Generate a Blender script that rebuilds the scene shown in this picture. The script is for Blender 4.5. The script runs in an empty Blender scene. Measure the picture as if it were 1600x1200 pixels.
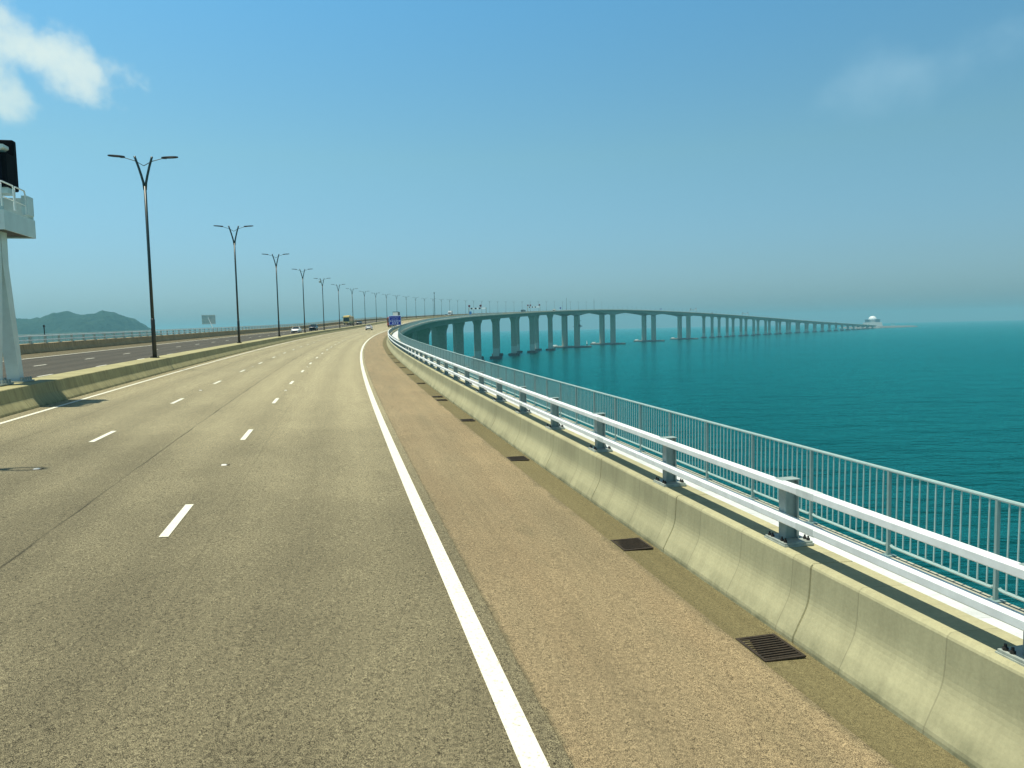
import bpy, bmesh, math, random
import numpy as np
from mathutils import Vector, Matrix, noise
random.seed(7)
R = math.radians
C = bpy.context.scene.collection

# ------------------------------------------------------------------ camera
F_PX, PITCH, ROLL, HC = 1153.6, 0.07466, 0.02223, 27.753
cam_d = bpy.data.cameras.new('camera')
cam = bpy.data.objects.new('camera', cam_d); C.objects.link(cam)
cam_d.sensor_width = 36.0; cam_d.lens = 36.0 * F_PX / 1600.0
cam_d.clip_start = 0.1; cam_d.clip_end = 40000
_R = Vector((1, 0, 0)); _U = Vector((0, math.sin(PITCH), math.cos(PITCH))); _F = Vector((0, math.cos(PITCH), -math.sin(PITCH)))
_r = _R * math.cos(ROLL) - _U * math.sin(ROLL); _u = _R * math.sin(ROLL) + _U * math.cos(ROLL)
m = Matrix((( _r.x, _u.x, -_F.x, 0), (_r.y, _u.y, -_F.y, 0), (_r.z, _u.z, -_F.z, HC), (0, 0, 0, 1)))
cam.matrix_world = m
bpy.context.scene.camera = cam

# ------------------------------------------------------------------ light
sc = bpy.context.scene
SUN_EL = R(75.5); SUN_DIR = Vector((-0.903 * math.cos(SUN_EL), -0.429 * math.cos(SUN_EL), math.sin(SUN_EL)))
sun_d = bpy.data.lights.new('sun', 'SUN'); sun_d.energy = 5.0; sun_d.angle = R(0.6); sun_d.color = (1.0, 0.945, 0.78)
sun = bpy.data.objects.new('sun', sun_d); C.objects.link(sun)
sun.rotation_euler = (-SUN_DIR).to_track_quat('-Z', 'Y').to_euler()
sc.view_settings.view_transform = 'Standard'; sc.view_settings.look = 'None'
sc.view_settings.exposure = 0.25; sc.view_settings.gamma = 1.0

w = bpy.data.worlds.new('World'); sc.world = w; w.use_nodes = True
nt = w.node_tree; nt.nodes.clear()
def N(t, typ, **kw):
    n = t.nodes.new(typ)
    for k, v in kw.items(): setattr(n, k, v)
    return n
def mth(t, op, a, b=None, c=None, clamp=False):
    n = N(t, 'ShaderNodeMath', operation=op, use_clamp=clamp)
    for i, v in enumerate((a, b, c)):
        if v is None: continue
        if isinstance(v, (int, float)): n.inputs[i].default_value = v
        else: t.links.new(v, n.inputs[i])
    return n.outputs[0]
def vdot(t, v, c):
    n = N(t, 'ShaderNodeVectorMath', operation='DOT_PRODUCT'); t.links.new(v, n.inputs[0]); n.inputs[1].default_value = c
    return n.outputs['Value']
def mixc(t, f, a, b, mode='MIX'):
    n = N(t, 'ShaderNodeMix', data_type='RGBA', blend_type=mode)
    for i, v in ((0, f), (6, a), (7, b)):
        if isinstance(v, (int, float)): n.inputs[i].default_value = v
        elif isinstance(v, tuple): n.inputs[i].default_value = (*v, 1)
        else: t.links.new(v, n.inputs[i])
    return n.outputs[2]
def ramp(t, fac, pts, interp='LINEAR'):
    n = N(t, 'ShaderNodeValToRGB'); cr = n.color_ramp; cr.interpolation = interp
    while len(cr.elements) > 1: cr.elements.remove(cr.elements[0])
    for i, (p, c) in enumerate(pts):
        e = cr.elements[0] if i == 0 else cr.elements.new(p)
        e.position = p; e.color = (*c, 1) if isinstance(c, tuple) else (c, c, c, 1)
    if not isinstance(fac, (int, float)): t.links.new(fac, n.inputs[0])
    return n.outputs[0]
tc = N(nt, 'ShaderNodeTexCoord')
sep = N(nt, 'ShaderNodeSeparateXYZ'); nt.links.new(tc.outputs['Generated'], sep.inputs[0])
zc = mth(nt, 'MAXIMUM', sep.outputs[2], 0.012)
cmb = N(nt, 'ShaderNodeCombineXYZ'); nt.links.new(sep.outputs[0], cmb.inputs[0]); nt.links.new(sep.outputs[1], cmb.inputs[1]); nt.links.new(zc, cmb.inputs[2])
sky = N(nt, 'ShaderNodeTexSky'); sky.sky_type = 'NISHITA'; sky.sun_disc = False
sky.sun_elevation = SUN_EL; sky.sun_rotation = math.atan2(SUN_DIR.x, SUN_DIR.y)
sky.air_density = 1.0; sky.dust_density = 1.5; sky.ozone_density = 2.0
nt.links.new(cmb.outputs[0], sky.inputs[0])
# sky tint: cooler and duller at the sea horizon; unseen overhead dimmed to cut fill
tint = ramp(nt, zc, [(0.0, (0.70, 0.96, 1.26)), (0.085, (0.74, 1.02, 1.13)), (0.22, (0.87, 1.28, 1.15)), (0.39, (0.75, 1.45, 1.48)), (0.55, (0.5, .80, .80)), (0.75, (.36, .42, .40)), (1.0, (.32, .36, .34))])
skyc = mixc(nt, 1.0, sky.outputs[0], tint, 'MULTIPLY')
# left of the view is a little brighter than right
side = mth(nt, 'MULTIPLY_ADD', mth(nt, 'MAXIMUM', mth(nt, 'MINIMUM', sep.outputs[0], 0.6), -0.55), -0.26, 1.0)
cs = N(nt, 'ShaderNodeVectorMath', operation='SCALE'); nt.links.new(skyc, cs.inputs[0]); nt.links.new(side, cs.inputs['Scale'])
skyc = cs.outputs[0]
# clouds: soft noise-edged masses in fixed directions of the sky
def cloud(center, bu, bv, ru, rv, seed, scale, edge, lo, hi):
    c = Vector(center).normalized(); U = Vector(bu); U = (U - c * U.dot(c)).normalized(); V = c.cross(U)
    dirn = tc.outputs['Generated']
    dc = mth(nt, 'MAXIMUM', vdot(nt, dirn, c), 0.05)
    u = mth(nt, 'DIVIDE', vdot(nt, dirn, U), dc); v = mth(nt, 'DIVIDE', vdot(nt, dirn, V), dc)
    cb = N(nt, 'ShaderNodeCombineXYZ'); nt.links.new(u, cb.inputs[0]); nt.links.new(v, cb.inputs[1]); cb.inputs[2].default_value = seed
    nz = N(nt, 'ShaderNodeTexNoise'); nz.inputs['Scale'].default_value = scale; nz.inputs['Detail'].default_value = 7; nz.inputs['Roughness'].default_value = 0.52
    nt.links.new(cb.outputs[0], nz.inputs['Vector'])
    r2 = mth(nt, 'ADD', mth(nt, 'POWER', mth(nt, 'DIVIDE', u, ru), 2.0), mth(nt, 'POWER', mth(nt, 'DIVIDE', v, rv), 2.0))
    val = mth(nt, 'ADD', mth(nt, 'SUBTRACT', 1.0, mth(nt, 'SQRT', r2)), mth(nt, 'MULTIPLY', mth(nt, 'SUBTRACT', nz.outputs[0], 0.5), edge))
    front = mth(nt, 'GREATER_THAN', vdot(nt, dirn, c), 0.1)
    mr = N(nt, 'ShaderNodeMapRange', interpolation_type='SMOOTHSTEP'); nt.links.new(val, mr.inputs[0])
    mr.inputs[1].default_value = lo; mr.inputs[2].default_value = hi
    return mth(nt, 'MULTIPLY', mr.outputs[0], front)
def pxdir(px, py):
    u = (px - 800) / F_PX; v = (600 - py) / F_PX
    d = _F + _r * u + _u * v
    return d.normalized()
CL = [(pxdir(38, 66), pxdir(165, 122) - pxdir(38, 66), .100, .043, 1.3, 26., 2.2, .0, 1.0, (2.1, 2.5, 2.42), .95),
      (pxdir(112, 108), pxdir(185, 132) - pxdir(112, 108), .066, .036, 5.1, 28., 2.1, .0, 1.0, (2.05, 2.45, 2.4), .88),
      (pxdir(-8, 146), pxdir(22, 166) - pxdir(-8, 146), .046, .041, 9.7, 26., 1.9, .0, .95, (1.95, 2.4, 2.35), .85),
      (pxdir(-60, 60), pxdir(0, 60) - pxdir(-60, 60), .07, .042, 2.7, 22., 1.6, .0, .9, (2.0, 2.42, 2.37), .85),
      (pxdir(1430, 105), pxdir(1540, 75) - pxdir(1430, 105), .13, .034, 3.3, 13., 2.8, -.3, 1.5, (1.5, 2.2, 2.5), .24),
      (pxdir(480, 440), pxdir(700, 440) - pxdir(480, 440), .25, .02, 7.3, 7., 1.4, -.2, 1.2, (.85, 1.45, 1.55), .22)]
for (c, du, ru, rv, sd, scl, edge, lo, hi, colr, amt) in CL:
    mk = cloud(c, du, None, ru, rv, sd, scl, edge, lo, hi)
    skyc = mixc(nt, mth(nt, 'MULTIPLY', mk, amt), skyc, tuple(x * 3.0 for x in colr))
bg = N(nt, 'ShaderNodeBackground'); bg.inputs[1].default_value = 0.1
nt.links.new(skyc, bg.inputs[0])
wo = N(nt, 'ShaderNodeOutputWorld'); nt.links.new(bg.outputs[0], wo.inputs[0])

# ------------------------------------------------------------------ alignment of the bridge
KS = np.array([-60, 0, 40, 80, 120, 170, 230, 300, 380, 460, 560, 680, 800, 950, 1150, 1400, 1700, 2200, 3000, 4600.])
KAPPA = np.array([0.00040524, 0.00043667, 0.00053883, 0.00070875, 0.00067273, 0.00064812, 0.00063053, 0.0006683, 0.00062307, 0.00051695, 0.00060227, 0.00072274, 0.00068827, 0.0006425, 0.00050339, 0.00050169, -3.1e-07, -4.928e-05, -4.363e-05, -4.181e-05])
ZS = np.array([-20, 40, 100, 170, 250, 350, 450, 560, 700, 850, 1000, 1200, 1400, 1700, 2200, 3000, 4600.])
ZK = np.array([0.0002, 0.7867, 1.6346, 2.8112, 4.476, 7.4795, 10.2051, 13.2849, 17.0565, 21.3487, 25.5114, 29.0042, 28.8119, 22.8194, 7.8546, -11.9267, -49.4599])
S_ = np.arange(-60, 3400, 2.0)
def natspline(xk, yk, x):
    n = len(xk); h = np.diff(xk); A = np.zeros((n, n)); b = np.zeros(n); A[0, 0] = A[-1, -1] = 1
    for i in range(1, n - 1):
        A[i, i - 1] = h[i - 1]; A[i, i] = 2 * (h[i - 1] + h[i]); A[i, i + 1] = h[i]
        b[i] = 6 * ((yk[i + 1] - yk[i]) / h[i] - (yk[i] - yk[i - 1]) / h[i - 1])
    mm = np.linalg.solve(A, b)
    j = np.clip(np.searchsorted(xk, x) - 1, 0, n - 2); t0 = xk[j + 1] - x; t1 = x - xk[j]; hh = h[j]
    return (mm[j] * t0**3 + mm[j + 1] * t1**3) / (6 * hh) + (yk[j] / hh - mm[j] * hh / 6) * t0 + (yk[j + 1] / hh - mm[j + 1] * hh / 6) * t1
_k = np.interp(S_, KS, KAPPA); _i0 = 30
TH = np.concatenate([[0], np.cumsum((_k[1:] + _k[:-1]) / 2 * 2.0)]); TH = TH - TH[_i0] - 0.23641
_sx, _cy = np.sin(TH), np.cos(TH)
PX = np.concatenate([[0], np.cumsum((_sx[1:] + _sx[:-1]))]); PX = PX - PX[_i0] + 1.30513
PY = np.concatenate([[0], np.cumsum((_cy[1:] + _cy[:-1]))]); PY = PY - PY[_i0]
_zr = natspline(ZS, ZK, np.maximum(S_, -20)); PZ = _zr - _zr[_i0] + 27.75319 - 3.16884
EE = np.interp(S_, [0, 250, 600, 900], [0.04179, 0.03038, 0.03038, 0])
def at(s, o, dz=0.0):
    """point of the bridge: s metres along, o metres left of the right edge line, dz above the deck"""
    t = np.interp(s, S_, TH)
    return Vector((np.interp(s, S_, PX) - o * math.cos(t), np.interp(s, S_, PY) + o * math.sin(t), np.interp(s, S_, PZ) + o * np.interp(s, S_, EE) + dz))
def head(s): return -float(np.interp(s, S_, TH))
def deckz(s): return float(np.interp(s, S_, PZ))

# ------------------------------------------------------------------ materials
def new_mat(name):
    mm = bpy.data.materials.new(name); mm.use_nodes = True
    t = mm.node_tree; b = t.nodes['Principled BSDF']
    return mm, t, b
def noise_n(t, vec, scale, detail=3, rough=.5, dims='3D'):
    n = N(t, 'ShaderNodeTexNoise', noise_dimensions=dims)
    n.inputs['Scale'].default_value = scale; n.inputs['Detail'].default_value = detail; n.inputs['Roughness'].default_value = rough
    if vec is not None: t.links.new(vec, n.inputs['Vector'])
    return n.outputs[0]
def coords(t, kind='Object'): return N(t, 'ShaderNodeTexCoord').outputs[kind]
def vscale(t, v, s):
    n = N(t, 'ShaderNodeMapping'); t.links.new(v, n.inputs[0]); n.inputs['Scale'].default_value = s
    return n.outputs[0]
def bump(t, b, h, strength, dist):
    n = N(t, 'ShaderNodeBump'); n.inputs['Strength'].default_value = strength; n.inputs['Distance'].default_value = dist
    t.links.new(h, n.inputs['Height']); t.links.new(n.outputs[0], b.inputs['Normal'])
def simple(name, col, rough=.5, metal=0., var=.12, vs=3.0, spec=.5, emit=None):
    mm, t, b = new_mat(name)
    nz = noise_n(t, coords(t), vs, 5, .6)
    lo = tuple(c * (1 - var) for c in col); hi = tuple(min(1, c * (1 + var)) for c in col)
    t.links.new(ramp(t, nz, [(.3, lo), (.7, hi)]), b.inputs['Base Color'])
    b.inputs['Roughness'].default_value = rough; b.inputs['Metallic'].default_value = metal; b.inputs['Specular IOR Level'].default_value = spec
    return mm
def asphalt(name, base, grain_lo, grain_hi, tracks=None, seams=(), patch=.12, warm=None, graze_gain=1.0, ragged=False):
    mm, t, b = new_mat(name)
    P = coords(t); uv = N(t, 'ShaderNodeUVMap').outputs[0]
    su = N(t, 'ShaderNodeSeparateXYZ'); t.links.new(uv, su.inputs[0]); o, s = su.outputs[0], su.outputs[1]
    g = noise_n(t, P, 140., 1, .5)
    g2 = noise_n(t, P, 30., 2, .5)
    gr = mth(t, 'ADD', mth(t, 'MULTIPLY', g, .75), mth(t, 'MULTIPLY', g2, .25))
    gf = ramp(t, gr, [(.38, grain_lo), (.46, .85), (.53, 1.10), (.62, grain_hi)])
    big = noise_n(t, P, .22, 5, .6)
    stretched = noise_n(t, vscale(t, uv, (1.3, .05, 1)), 2.0, 4, .6)
    f = mth(t, 'ADD', mth(t, 'MULTIPLY', mth(t, 'SUBTRACT', big, .5), patch * 2), mth(t, 'MULTIPLY', mth(t, 'SUBTRACT', stretched, .5), patch * 2.0))
    f = mth(t, 'ADD', f, 1.0)
    # fine drag streaks along the travel direction, oil-darkened lane centres, darker outer lane beyond the seam
    fs = noise_n(t, vscale(t, uv, (5.0, .035, 1)), 2.0, 5, .7)
    f = mth(t, 'ADD', f, mth(t, 'MULTIPLY', mth(t, 'SUBTRACT', fs, .5), patch * 1.4))
    if seams:
        f = mth(t, 'SUBTRACT', f, mth(t, 'MULTIPLY', mth(t, 'GREATER_THAN', o, 5.4), .07))
        blot = ramp(t, noise_n(t, vscale(t, uv, (1.0, .22, 1)), .9, 6, .7), [(.55, 0.), (.72, 1.)])
        f = mth(t, 'SUBTRACT', f, mth(t, 'MULTIPLY', blot, .13))
    if tracks:
        per, ph, amp = tracks
        wv = mth(t, 'COSINE', mth(t, 'MULTIPLY', mth(t, 'SUBTRACT', o, ph), 2 * math.pi / per))
        f = mth(t, 'ADD', f, mth(t, 'MULTIPLY', wv, amp))
    # grazing-angle brightening painted into the colour: paler with distance along the road
    graze = N(t, 'ShaderNodeMapRange', interpolation_type='SMOOTHSTEP'); t.links.new(mth(t, 'ADD', s, mth(t, 'MULTIPLY', mth(t, 'SUBTRACT', big, .5), 20.)), graze.inputs[0])
    graze.inputs[1].default_value = 4.; graze.inputs[2].default_value = 34.; graze.inputs[3].default_value = 1.0; graze.inputs[4].default_value = graze_gain
    f = mth(t, 'MULTIPLY', f, graze.outputs[0])
    wob = mth(t, 'MULTIPLY', mth(t, 'SUBTRACT', noise_n(t, vscale(t, uv, (0, .7, 1)), 1.0, 3), .5), .08)
    for so, sw, sd in seams:
        d = mth(t, 'ABSOLUTE', mth(t, 'SUBTRACT', mth(t, 'ADD', o, wob), so))
        br = noise_n(t, vscale(t, uv, (0, .35, 1)), 1.0, 3)
        k = mth(t, 'MULTIPLY', mth(t, 'SUBTRACT', 1.0, mth(t, 'DIVIDE', d, sw), clamp=True), mth(t, 'MULTIPLY', ramp(t, br, [(.35, 0.3), (.6, 1.0)]), sd))
        f = mth(t, 'MULTIPLY', f, mth(t, 'SUBTRACT', 1.0, k))
    col = mixc(t, 1.0, base if warm is None else mixc(t, ramp(t, noise_n(t, vscale(t, uv, (.5, .07, 1)), 2.2, 5, .6), [(.3, 0.), (.75, 1.)]), base, warm), gf, 'MULTIPLY')
    sc_ = N(t, 'ShaderNodeVectorMath', operation='SCALE'); t.links.new(col, sc_.inputs[0]); t.links.new(f, sc_.inputs['Scale'])
    outc = sc_.outputs[0]
    if ragged:
        # binder and grit spread raggedly over both edges of the coloured surfacing, and dark mottles inside it
        ed = noise_n(t, P, 3.2, 6, .7); ed2 = noise_n(t, P, 1.1, 6, .7)
        d1 = mth(t, 'ADD', mth(t, 'ADD', o, .27), mth(t, 'MULTIPLY', mth(t, 'SUBTRACT', ed, .45), .22))
        m1 = N(t, 'ShaderNodeMapRange', interpolation_type='SMOOTHSTEP'); t.links.new(d1, m1.inputs[0]); m1.inputs[1].default_value = -.05; m1.inputs[2].default_value = .03
        d2 = mth(t, 'ADD', mth(t, 'MULTIPLY', mth(t, 'ADD', o, 2.55), -1.0), mth(t, 'MULTIPLY', mth(t, 'SUBTRACT', ed2, .45), .55))
        m2 = N(t, 'ShaderNodeMapRange', interpolation_type='SMOOTHSTEP'); t.links.new(d2, m2.inputs[0]); m2.inputs[1].default_value = -.10; m2.inputs[2].default_value = .10
        mot = ramp(t, noise_n(t, vscale(t, uv, (1.0, .3, 1)), 1.1, 6, .72), [(.56, 0.), (.75, .55)])
        k = mth(t, 'MAXIMUM', mth(t, 'MAXIMUM', mth(t, 'MULTIPLY', m1.outputs[0], .8), mth(t, 'MULTIPLY', m2.outputs[0], .7)), mot)
        outc = mixc(t, k, outc, mixc(t, 1.0, (.13, .115, .065), gf, 'MULTIPLY'))
    t.links.new(outc, b.inputs['Base Color'])
    b.inputs['Roughness'].default_value = .85; b.inputs['Specular IOR Level'].default_value = .2
    b.inputs['Diffuse Roughness'].default_value = 1.0
    bump(t, b, gr, .5, .006)
    return mm
M = {}
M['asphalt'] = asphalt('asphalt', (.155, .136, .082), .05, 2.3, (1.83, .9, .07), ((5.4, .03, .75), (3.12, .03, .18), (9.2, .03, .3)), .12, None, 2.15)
M['asphalt_far'] = asphalt('asphalt_dark', (.092, .083, .062), .4, 1.6, (1.83, .9, .10), (), .15)
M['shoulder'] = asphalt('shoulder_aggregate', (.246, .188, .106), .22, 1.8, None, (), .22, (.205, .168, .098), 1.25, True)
M['gutter'] = asphalt('gutter_strip', (.15, .128, .062), .5, 1.6, None, (), .22)
def paint_mat():
    mm, t, b = new_mat('road_paint'); P = coords(t)
    wr = ramp(t, noise_n(t, P, 26., 4, .7), [(.33, (.36, .35, .27)), (.43, (.72, .71, .58)), (1., (.76, .75, .63))])
    t.links.new(wr, b.inputs['Base Color']); b.inputs['Roughness'].default_value = .6
    bump(t, b, noise_n(t, P, 60., 2), .3, .003)
    return mm
M['paint'] = paint_mat()
def concrete(name, base, streak=.25, uvw=True, moss=0., lines=0.):
    mm, t, b = new_mat(name); P = coords(t)
    col = ramp(t, noise_n(t, P, .9, 6, .62), [(.25, tuple(c * .82 for c in base)), (.75, tuple(c * 1.1 for c in base))])
    fine = ramp(t, noise_n(t, P, 35., 3, .6), [(.3, .92), (.7, 1.06)])
    col = mixc(t, 1.0, col, fine, 'MULTIPLY')
    if uvw:
        uv = N(t, 'ShaderNodeUVMap').outputs[0]
        st = noise_n(t, vscale(t, uv, (.6, 4.5, 1)), 1.6, 5, .68)
        col = mixc(t, 1.0, col, ramp(t, st, [(.3, 1 - streak), (.6, 1.0)]), 'MULTIPLY')
        su = N(t, 'ShaderNodeSeparateXYZ'); t.links.new(uv, su.inputs[0])
        if lines:
            fr = mth(t, 'FRACT', mth(t, 'DIVIDE', mth(t, 'ADD', su.outputs[1], 99.53), lines))
            ln = mth(t, 'LESS_THAN', mth(t, 'ABSOLUTE', mth(t, 'SUBTRACT', fr, .5)), .007)
            col = mixc(t, mth(t, 'MULTIPLY', ln, .5), col, tuple(c * .5 for c in base))
            pan = noise_n(t, vscale(t, uv, (0, 1.0 / lines, 1)), 1.0, 0)
            wn = N(t, 'ShaderNodeTexWhiteNoise', noise_dimensions='1D')
            t.links.new(mth(t, 'FLOOR', mth(t, 'ADD', mth(t, 'DIVIDE', mth(t, 'ADD', su.outputs[1], 99.53), lines), .5)), wn.inputs['W'])
            col = mixc(t, 1.0, col, ramp(t, wn.outputs[0], [(0, .93), (1, 1.05)]), 'MULTIPLY')
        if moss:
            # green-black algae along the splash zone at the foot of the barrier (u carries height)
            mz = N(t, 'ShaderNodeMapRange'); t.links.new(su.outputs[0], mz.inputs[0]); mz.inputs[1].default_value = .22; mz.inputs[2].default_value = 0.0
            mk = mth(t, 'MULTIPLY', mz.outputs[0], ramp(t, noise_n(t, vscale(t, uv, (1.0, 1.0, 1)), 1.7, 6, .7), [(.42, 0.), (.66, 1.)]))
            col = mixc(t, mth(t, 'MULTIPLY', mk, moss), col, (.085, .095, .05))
    t.links.new(col, b.inputs['Base Color']); b.inputs['Roughness'].default_value = .85; b.inputs['Specular IOR Level'].default_value = .3
    bump(t, b, noise_n(t, P, 60., 3), .15, .004)
    return mm
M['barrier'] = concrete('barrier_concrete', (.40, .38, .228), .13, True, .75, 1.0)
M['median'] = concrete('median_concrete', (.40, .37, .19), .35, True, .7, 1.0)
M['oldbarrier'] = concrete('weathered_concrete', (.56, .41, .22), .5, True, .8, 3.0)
M['girder'] = concrete('girder_concrete', (.30, .31, .25), .25, True, 0, 3.75)
M['cornice'] = concrete('cornice_concrete', (.46, .46, .36), .2, True, 0, 3.75)
M['pier'] = concrete('pier_concrete', (.30, .31, .25), 0, False)
M['pier_pale'] = concrete('pier_splash_coating', (.42, .47, .42), 0, False)
M['cap'] = concrete('pile_cap_concrete', (.075, .085, .08), 0, False)
M['cap_top'] = concrete('raft_deck_concrete', (.33, .35, .30), 0, False)
M['walk'] = concrete('walkway_cover', (.60, .64, .64), .15, True, 0, 1.0)
M['rail'] = simple('painted_rail', (.76, .80, .79), .42, 0, .10, 5.)
M['post'] = simple('post_steel', (.26, .33, .31), .5, 0, .18, 6.)
M['plate'] = simple('galvanised_plate', (.33, .37, .33), .5, .1, .25, 12.)
M['plate_pale'] = simple('sleeve_steel', (.60, .65, .63), .45, 0, .1, 9.)
M['bolt'] = simple('bolt_steel', (.03, .03, .03), .5, .3)
M['fence'] = simple('fence_galvanised', (.32, .44, .42), .4, 0, .1, 4.)
M['fence_post'] = simple('fence_post_steel', (.20, .29, .28), .45, 0, .12, 4.)
M['lamp'] = simple('lamp_column_paint', (.014, .030, .030), .4, 0, .25, 2.)
M['lamp_base'] = simple('lamp_column_sleeve', (.018, .022, .02), .5, 0, .2, 3.)
M['lamp_head'] = simple('lamp_head_black', (.015, .022, .028), .4)
M['iron'] = simple('cast_iron', (.03, .022, .015), .7, .2, .4, 20.)
M['pit_shade'] = simple('pit_shade_plate', (.006, .005, .004), .95, 0, .1, 5., .1)
M['reflector'] = simple('stud_reflector', (.6, .6, .55), .3)
M['skid'] = simple('stud_scuff', (.035, .03, .022), .9, 0, .3, 30.)
M['steel_pale'] = simple('gantry_paint', (.52, .62, .62), .45, 0, .12, 1.2)
M['black'] = simple('black_panel', (.003, .003, .005), .8, 0, .2, 4., .08)
M['screen'] = simple('screen_face', (.002, .003, .010), .5, 0, .1, 4., .1)
M['white'] = simple('white_paint', (.78, .79, .77), .25, 0, .03)
M['dark_paint'] = simple('dark_paint', (.012, .014, .016), .2, 0, .1)
M['navy_paint'] = simple('grey_paint', (.05, .06, .07), .25, 0, .1)
M['glass'] = simple('tinted_glass', (.012, .022, .026), .06, 0, .1)
M['tyre'] = simple('tyre_rubber', (.012, .012, .012), .9, 0, .1)
M['rim'] = simple('wheel_rim', (.35, .36, .36), .35, .5)
M['chrome'] = simple('headlamp', (.75, .78, .78), .12, .2)
M['redlamp'] = simple('tail_lamp', (.45, .015, .01), .2)
M['gold'] = simple('coach_gold', (.62, .47, .16), .35, 0, .08)
M['red'] = simple('coach_red', (.24, .025, .015), .35, 0, .08)
M['grey_box'] = simple('cargo_side_grey', (.10, .115, .12), .5, 0, .15, 1.)
M['blue_sign'] = simple('sign_blue', (.012, .022, .30), .45, 0, .05)
M['blue_board'] = simple('board_blue', (.03, .16, .42), .45, 0, .05)
M['sign_white'] = simple('sign_lettering', (.72, .78, .95), .5, 0, .03)
M['sign_back'] = simple('sign_back_aluminium', (.42, .48, .46), .5, 0, .1)
M['red_ring'] = simple('sign_red', (.35, .02, .03), .5)
M['roof_white'] = simple('dome_white', (.84, .85, .83), .4, 0, .03)
M['build_dark'] = simple('building_glass', (.10, .16, .19), .3)
M['build_pale'] = simple('building_pale', (.55, .58, .54), .7)
M['rock'] = simple('island_rock', (.12, .13, .12), .9, 0, .4, .08)
M['boat_white'] = simple('hut_white', (.70, .72, .70), .5)
M['yellow'] = simple('yellow_paint', (.6, .45, .04), .5)

def sea_mat():
    mm, t, b = new_mat('sea_water'); P = coords(t)
    big = noise_n(t, vscale(t, P, (1, 1.6, 1)), .0016, 5, .6)
    mid = noise_n(t, vscale(t, P, (.35, 1.2, 1)), .012, 5, .6)
    f = mth(t, 'ADD', mth(t, 'MULTIPLY', big, .6), mth(t, 'MULTIPLY', mid, .4))
    slick = ramp(t, noise_n(t, vscale(t, P, (.10, 1.0, 1)), .011, 6, .65), [(.56, 0.), (.70, 1.)])
    bcol = ramp(t, f, [(.38, (.0004, .026, .027)), (.62, (.0008, .046, .046))])
    t.links.new(mixc(t, mth(t, 'MULTIPLY', slick, .6), bcol, (.004, .085, .085)), b.inputs['Base Color'])
    b.inputs['Roughness'].default_value = .14; b.inputs['Specular IOR Level'].default_value = 0; b.inputs['IOR'].default_value = 1.33
    w1 = noise_n(t, vscale(t, P, (.45, 1.0, 1)), .55, 5, .62)
    w2 = noise_n(t, vscale(t, P, (.5, 1.0, 1)), .16, 4, .55)
    h = mth(t, 'ADD', mth(t, 'ADD', mth(t, 'MULTIPLY', w1, 1.2), mth(t, 'MULTIPLY', w2, 2.7)), mth(t, 'MULTIPLY', noise_n(t, vscale(t, P, (.5, 1.0, 1)), .05, 3, .5), 5.0))
    bump(t, b, h, 1.0, .55)
    nrm = b.inputs['Normal'].links[0].from_socket
    gl = N(t, 'ShaderNodeBsdfGlossy'); gl.inputs['Color'].default_value = (.14, 1.0, .95, 1); gl.inputs['Roughness'].default_value = .14; t.links.new(nrm, gl.inputs['Normal'])
    fr = N(t, 'ShaderNodeFresnel'); fr.inputs['IOR'].default_value = 1.33; t.links.new(nrm, fr.inputs['Normal'])
    mx = N(t, 'ShaderNodeMixShader'); t.links.new(mth(t, 'MULTIPLY', fr.outputs[0], 1.0, clamp=True), mx.inputs[0]); t.links.new(b.outputs[0], mx.inputs[1]); t.links.new(gl.outputs[0], mx.inputs[2])
    t.links.new(mx.outputs[0], t.nodes['Material Output'].inputs['Surface'])
    return mm
M['sea'] = sea_mat()
def hill_mat():
    mm, t, b = new_mat('wooded_hill'); P = coords(t)
    f = mth(t, 'ADD', mth(t, 'MULTIPLY', noise_n(t, P, .035, 6, .65), .6), mth(t, 'MULTIPLY', noise_n(t, P, .007, 4, .6), .4))
    t.links.new(ramp(t, f, [(.32, (.008, .020, .014)), (.5, (.020, .042, .026)), (.66, (.044, .072, .040))]), b.inputs['Base Color'])
    b.inputs['Roughness'].default_value = .9; b.inputs['Specular IOR Level'].default_value = .1
    bump(t, b, noise_n(t, P, .12, 4, .7), 1.0, 6.)
    return mm
M['hill'] = hill_mat()

# ------------------------------------------------------------------ object helpers
def link_mesh(name, me, mat, parent=None):
    if mat is not None: me.materials.append(M[mat] if isinstance(mat, str) else mat)
    o = bpy.data.objects.new(name, me); C.objects.link(o)
    if parent is not None: o.parent = parent
    return o
def obj(name, bm, mat, parent=None, smooth=False):
    me = bpy.data.meshes.new(name); bm.normal_update(); bm.to_mesh(me); bm.free()
    if smooth:
        for p in me.polygons: p.use_smooth = True
    return link_mesh(name, me, mat, parent)
def tag(o, label, cat, group=None):
    o['label'] = label; o['category'] = cat
    if group: o['group'] = group
    return o
def kind(o, k): o['kind'] = k; return o
def thing(name, label, cat, s=None, off=0, dz=0, group=None, turn=0., loc=None):
    o = bpy.data.objects.new(name, None); C.objects.link(o); o.empty_display_size = .3
    if s is not None: o.location = at(s, off, dz); o.rotation_euler = (0, 0, head(s) + turn)
    elif loc is not None: o.location = loc; o.rotation_euler = (0, 0, turn)
    return tag(o, label, cat, group)
def children(o, table):
    return [c for c in table if c.parent == o]
def dup(root, s=None, off=0, dz=0, label=None, turn=0.):
    r = root.copy(); C.objects.link(r)
    if s is not None: r.location = at(s, off, dz); r.rotation_euler = (0, 0, head(s) + turn)
    if label: r['label'] = label
    for ch in root.children:
        c = ch.copy(); C.objects.link(c); c.parent = r
        for g in ch.children:
            d = g.copy(); C.objects.link(d); d.parent = c
    return r
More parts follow.
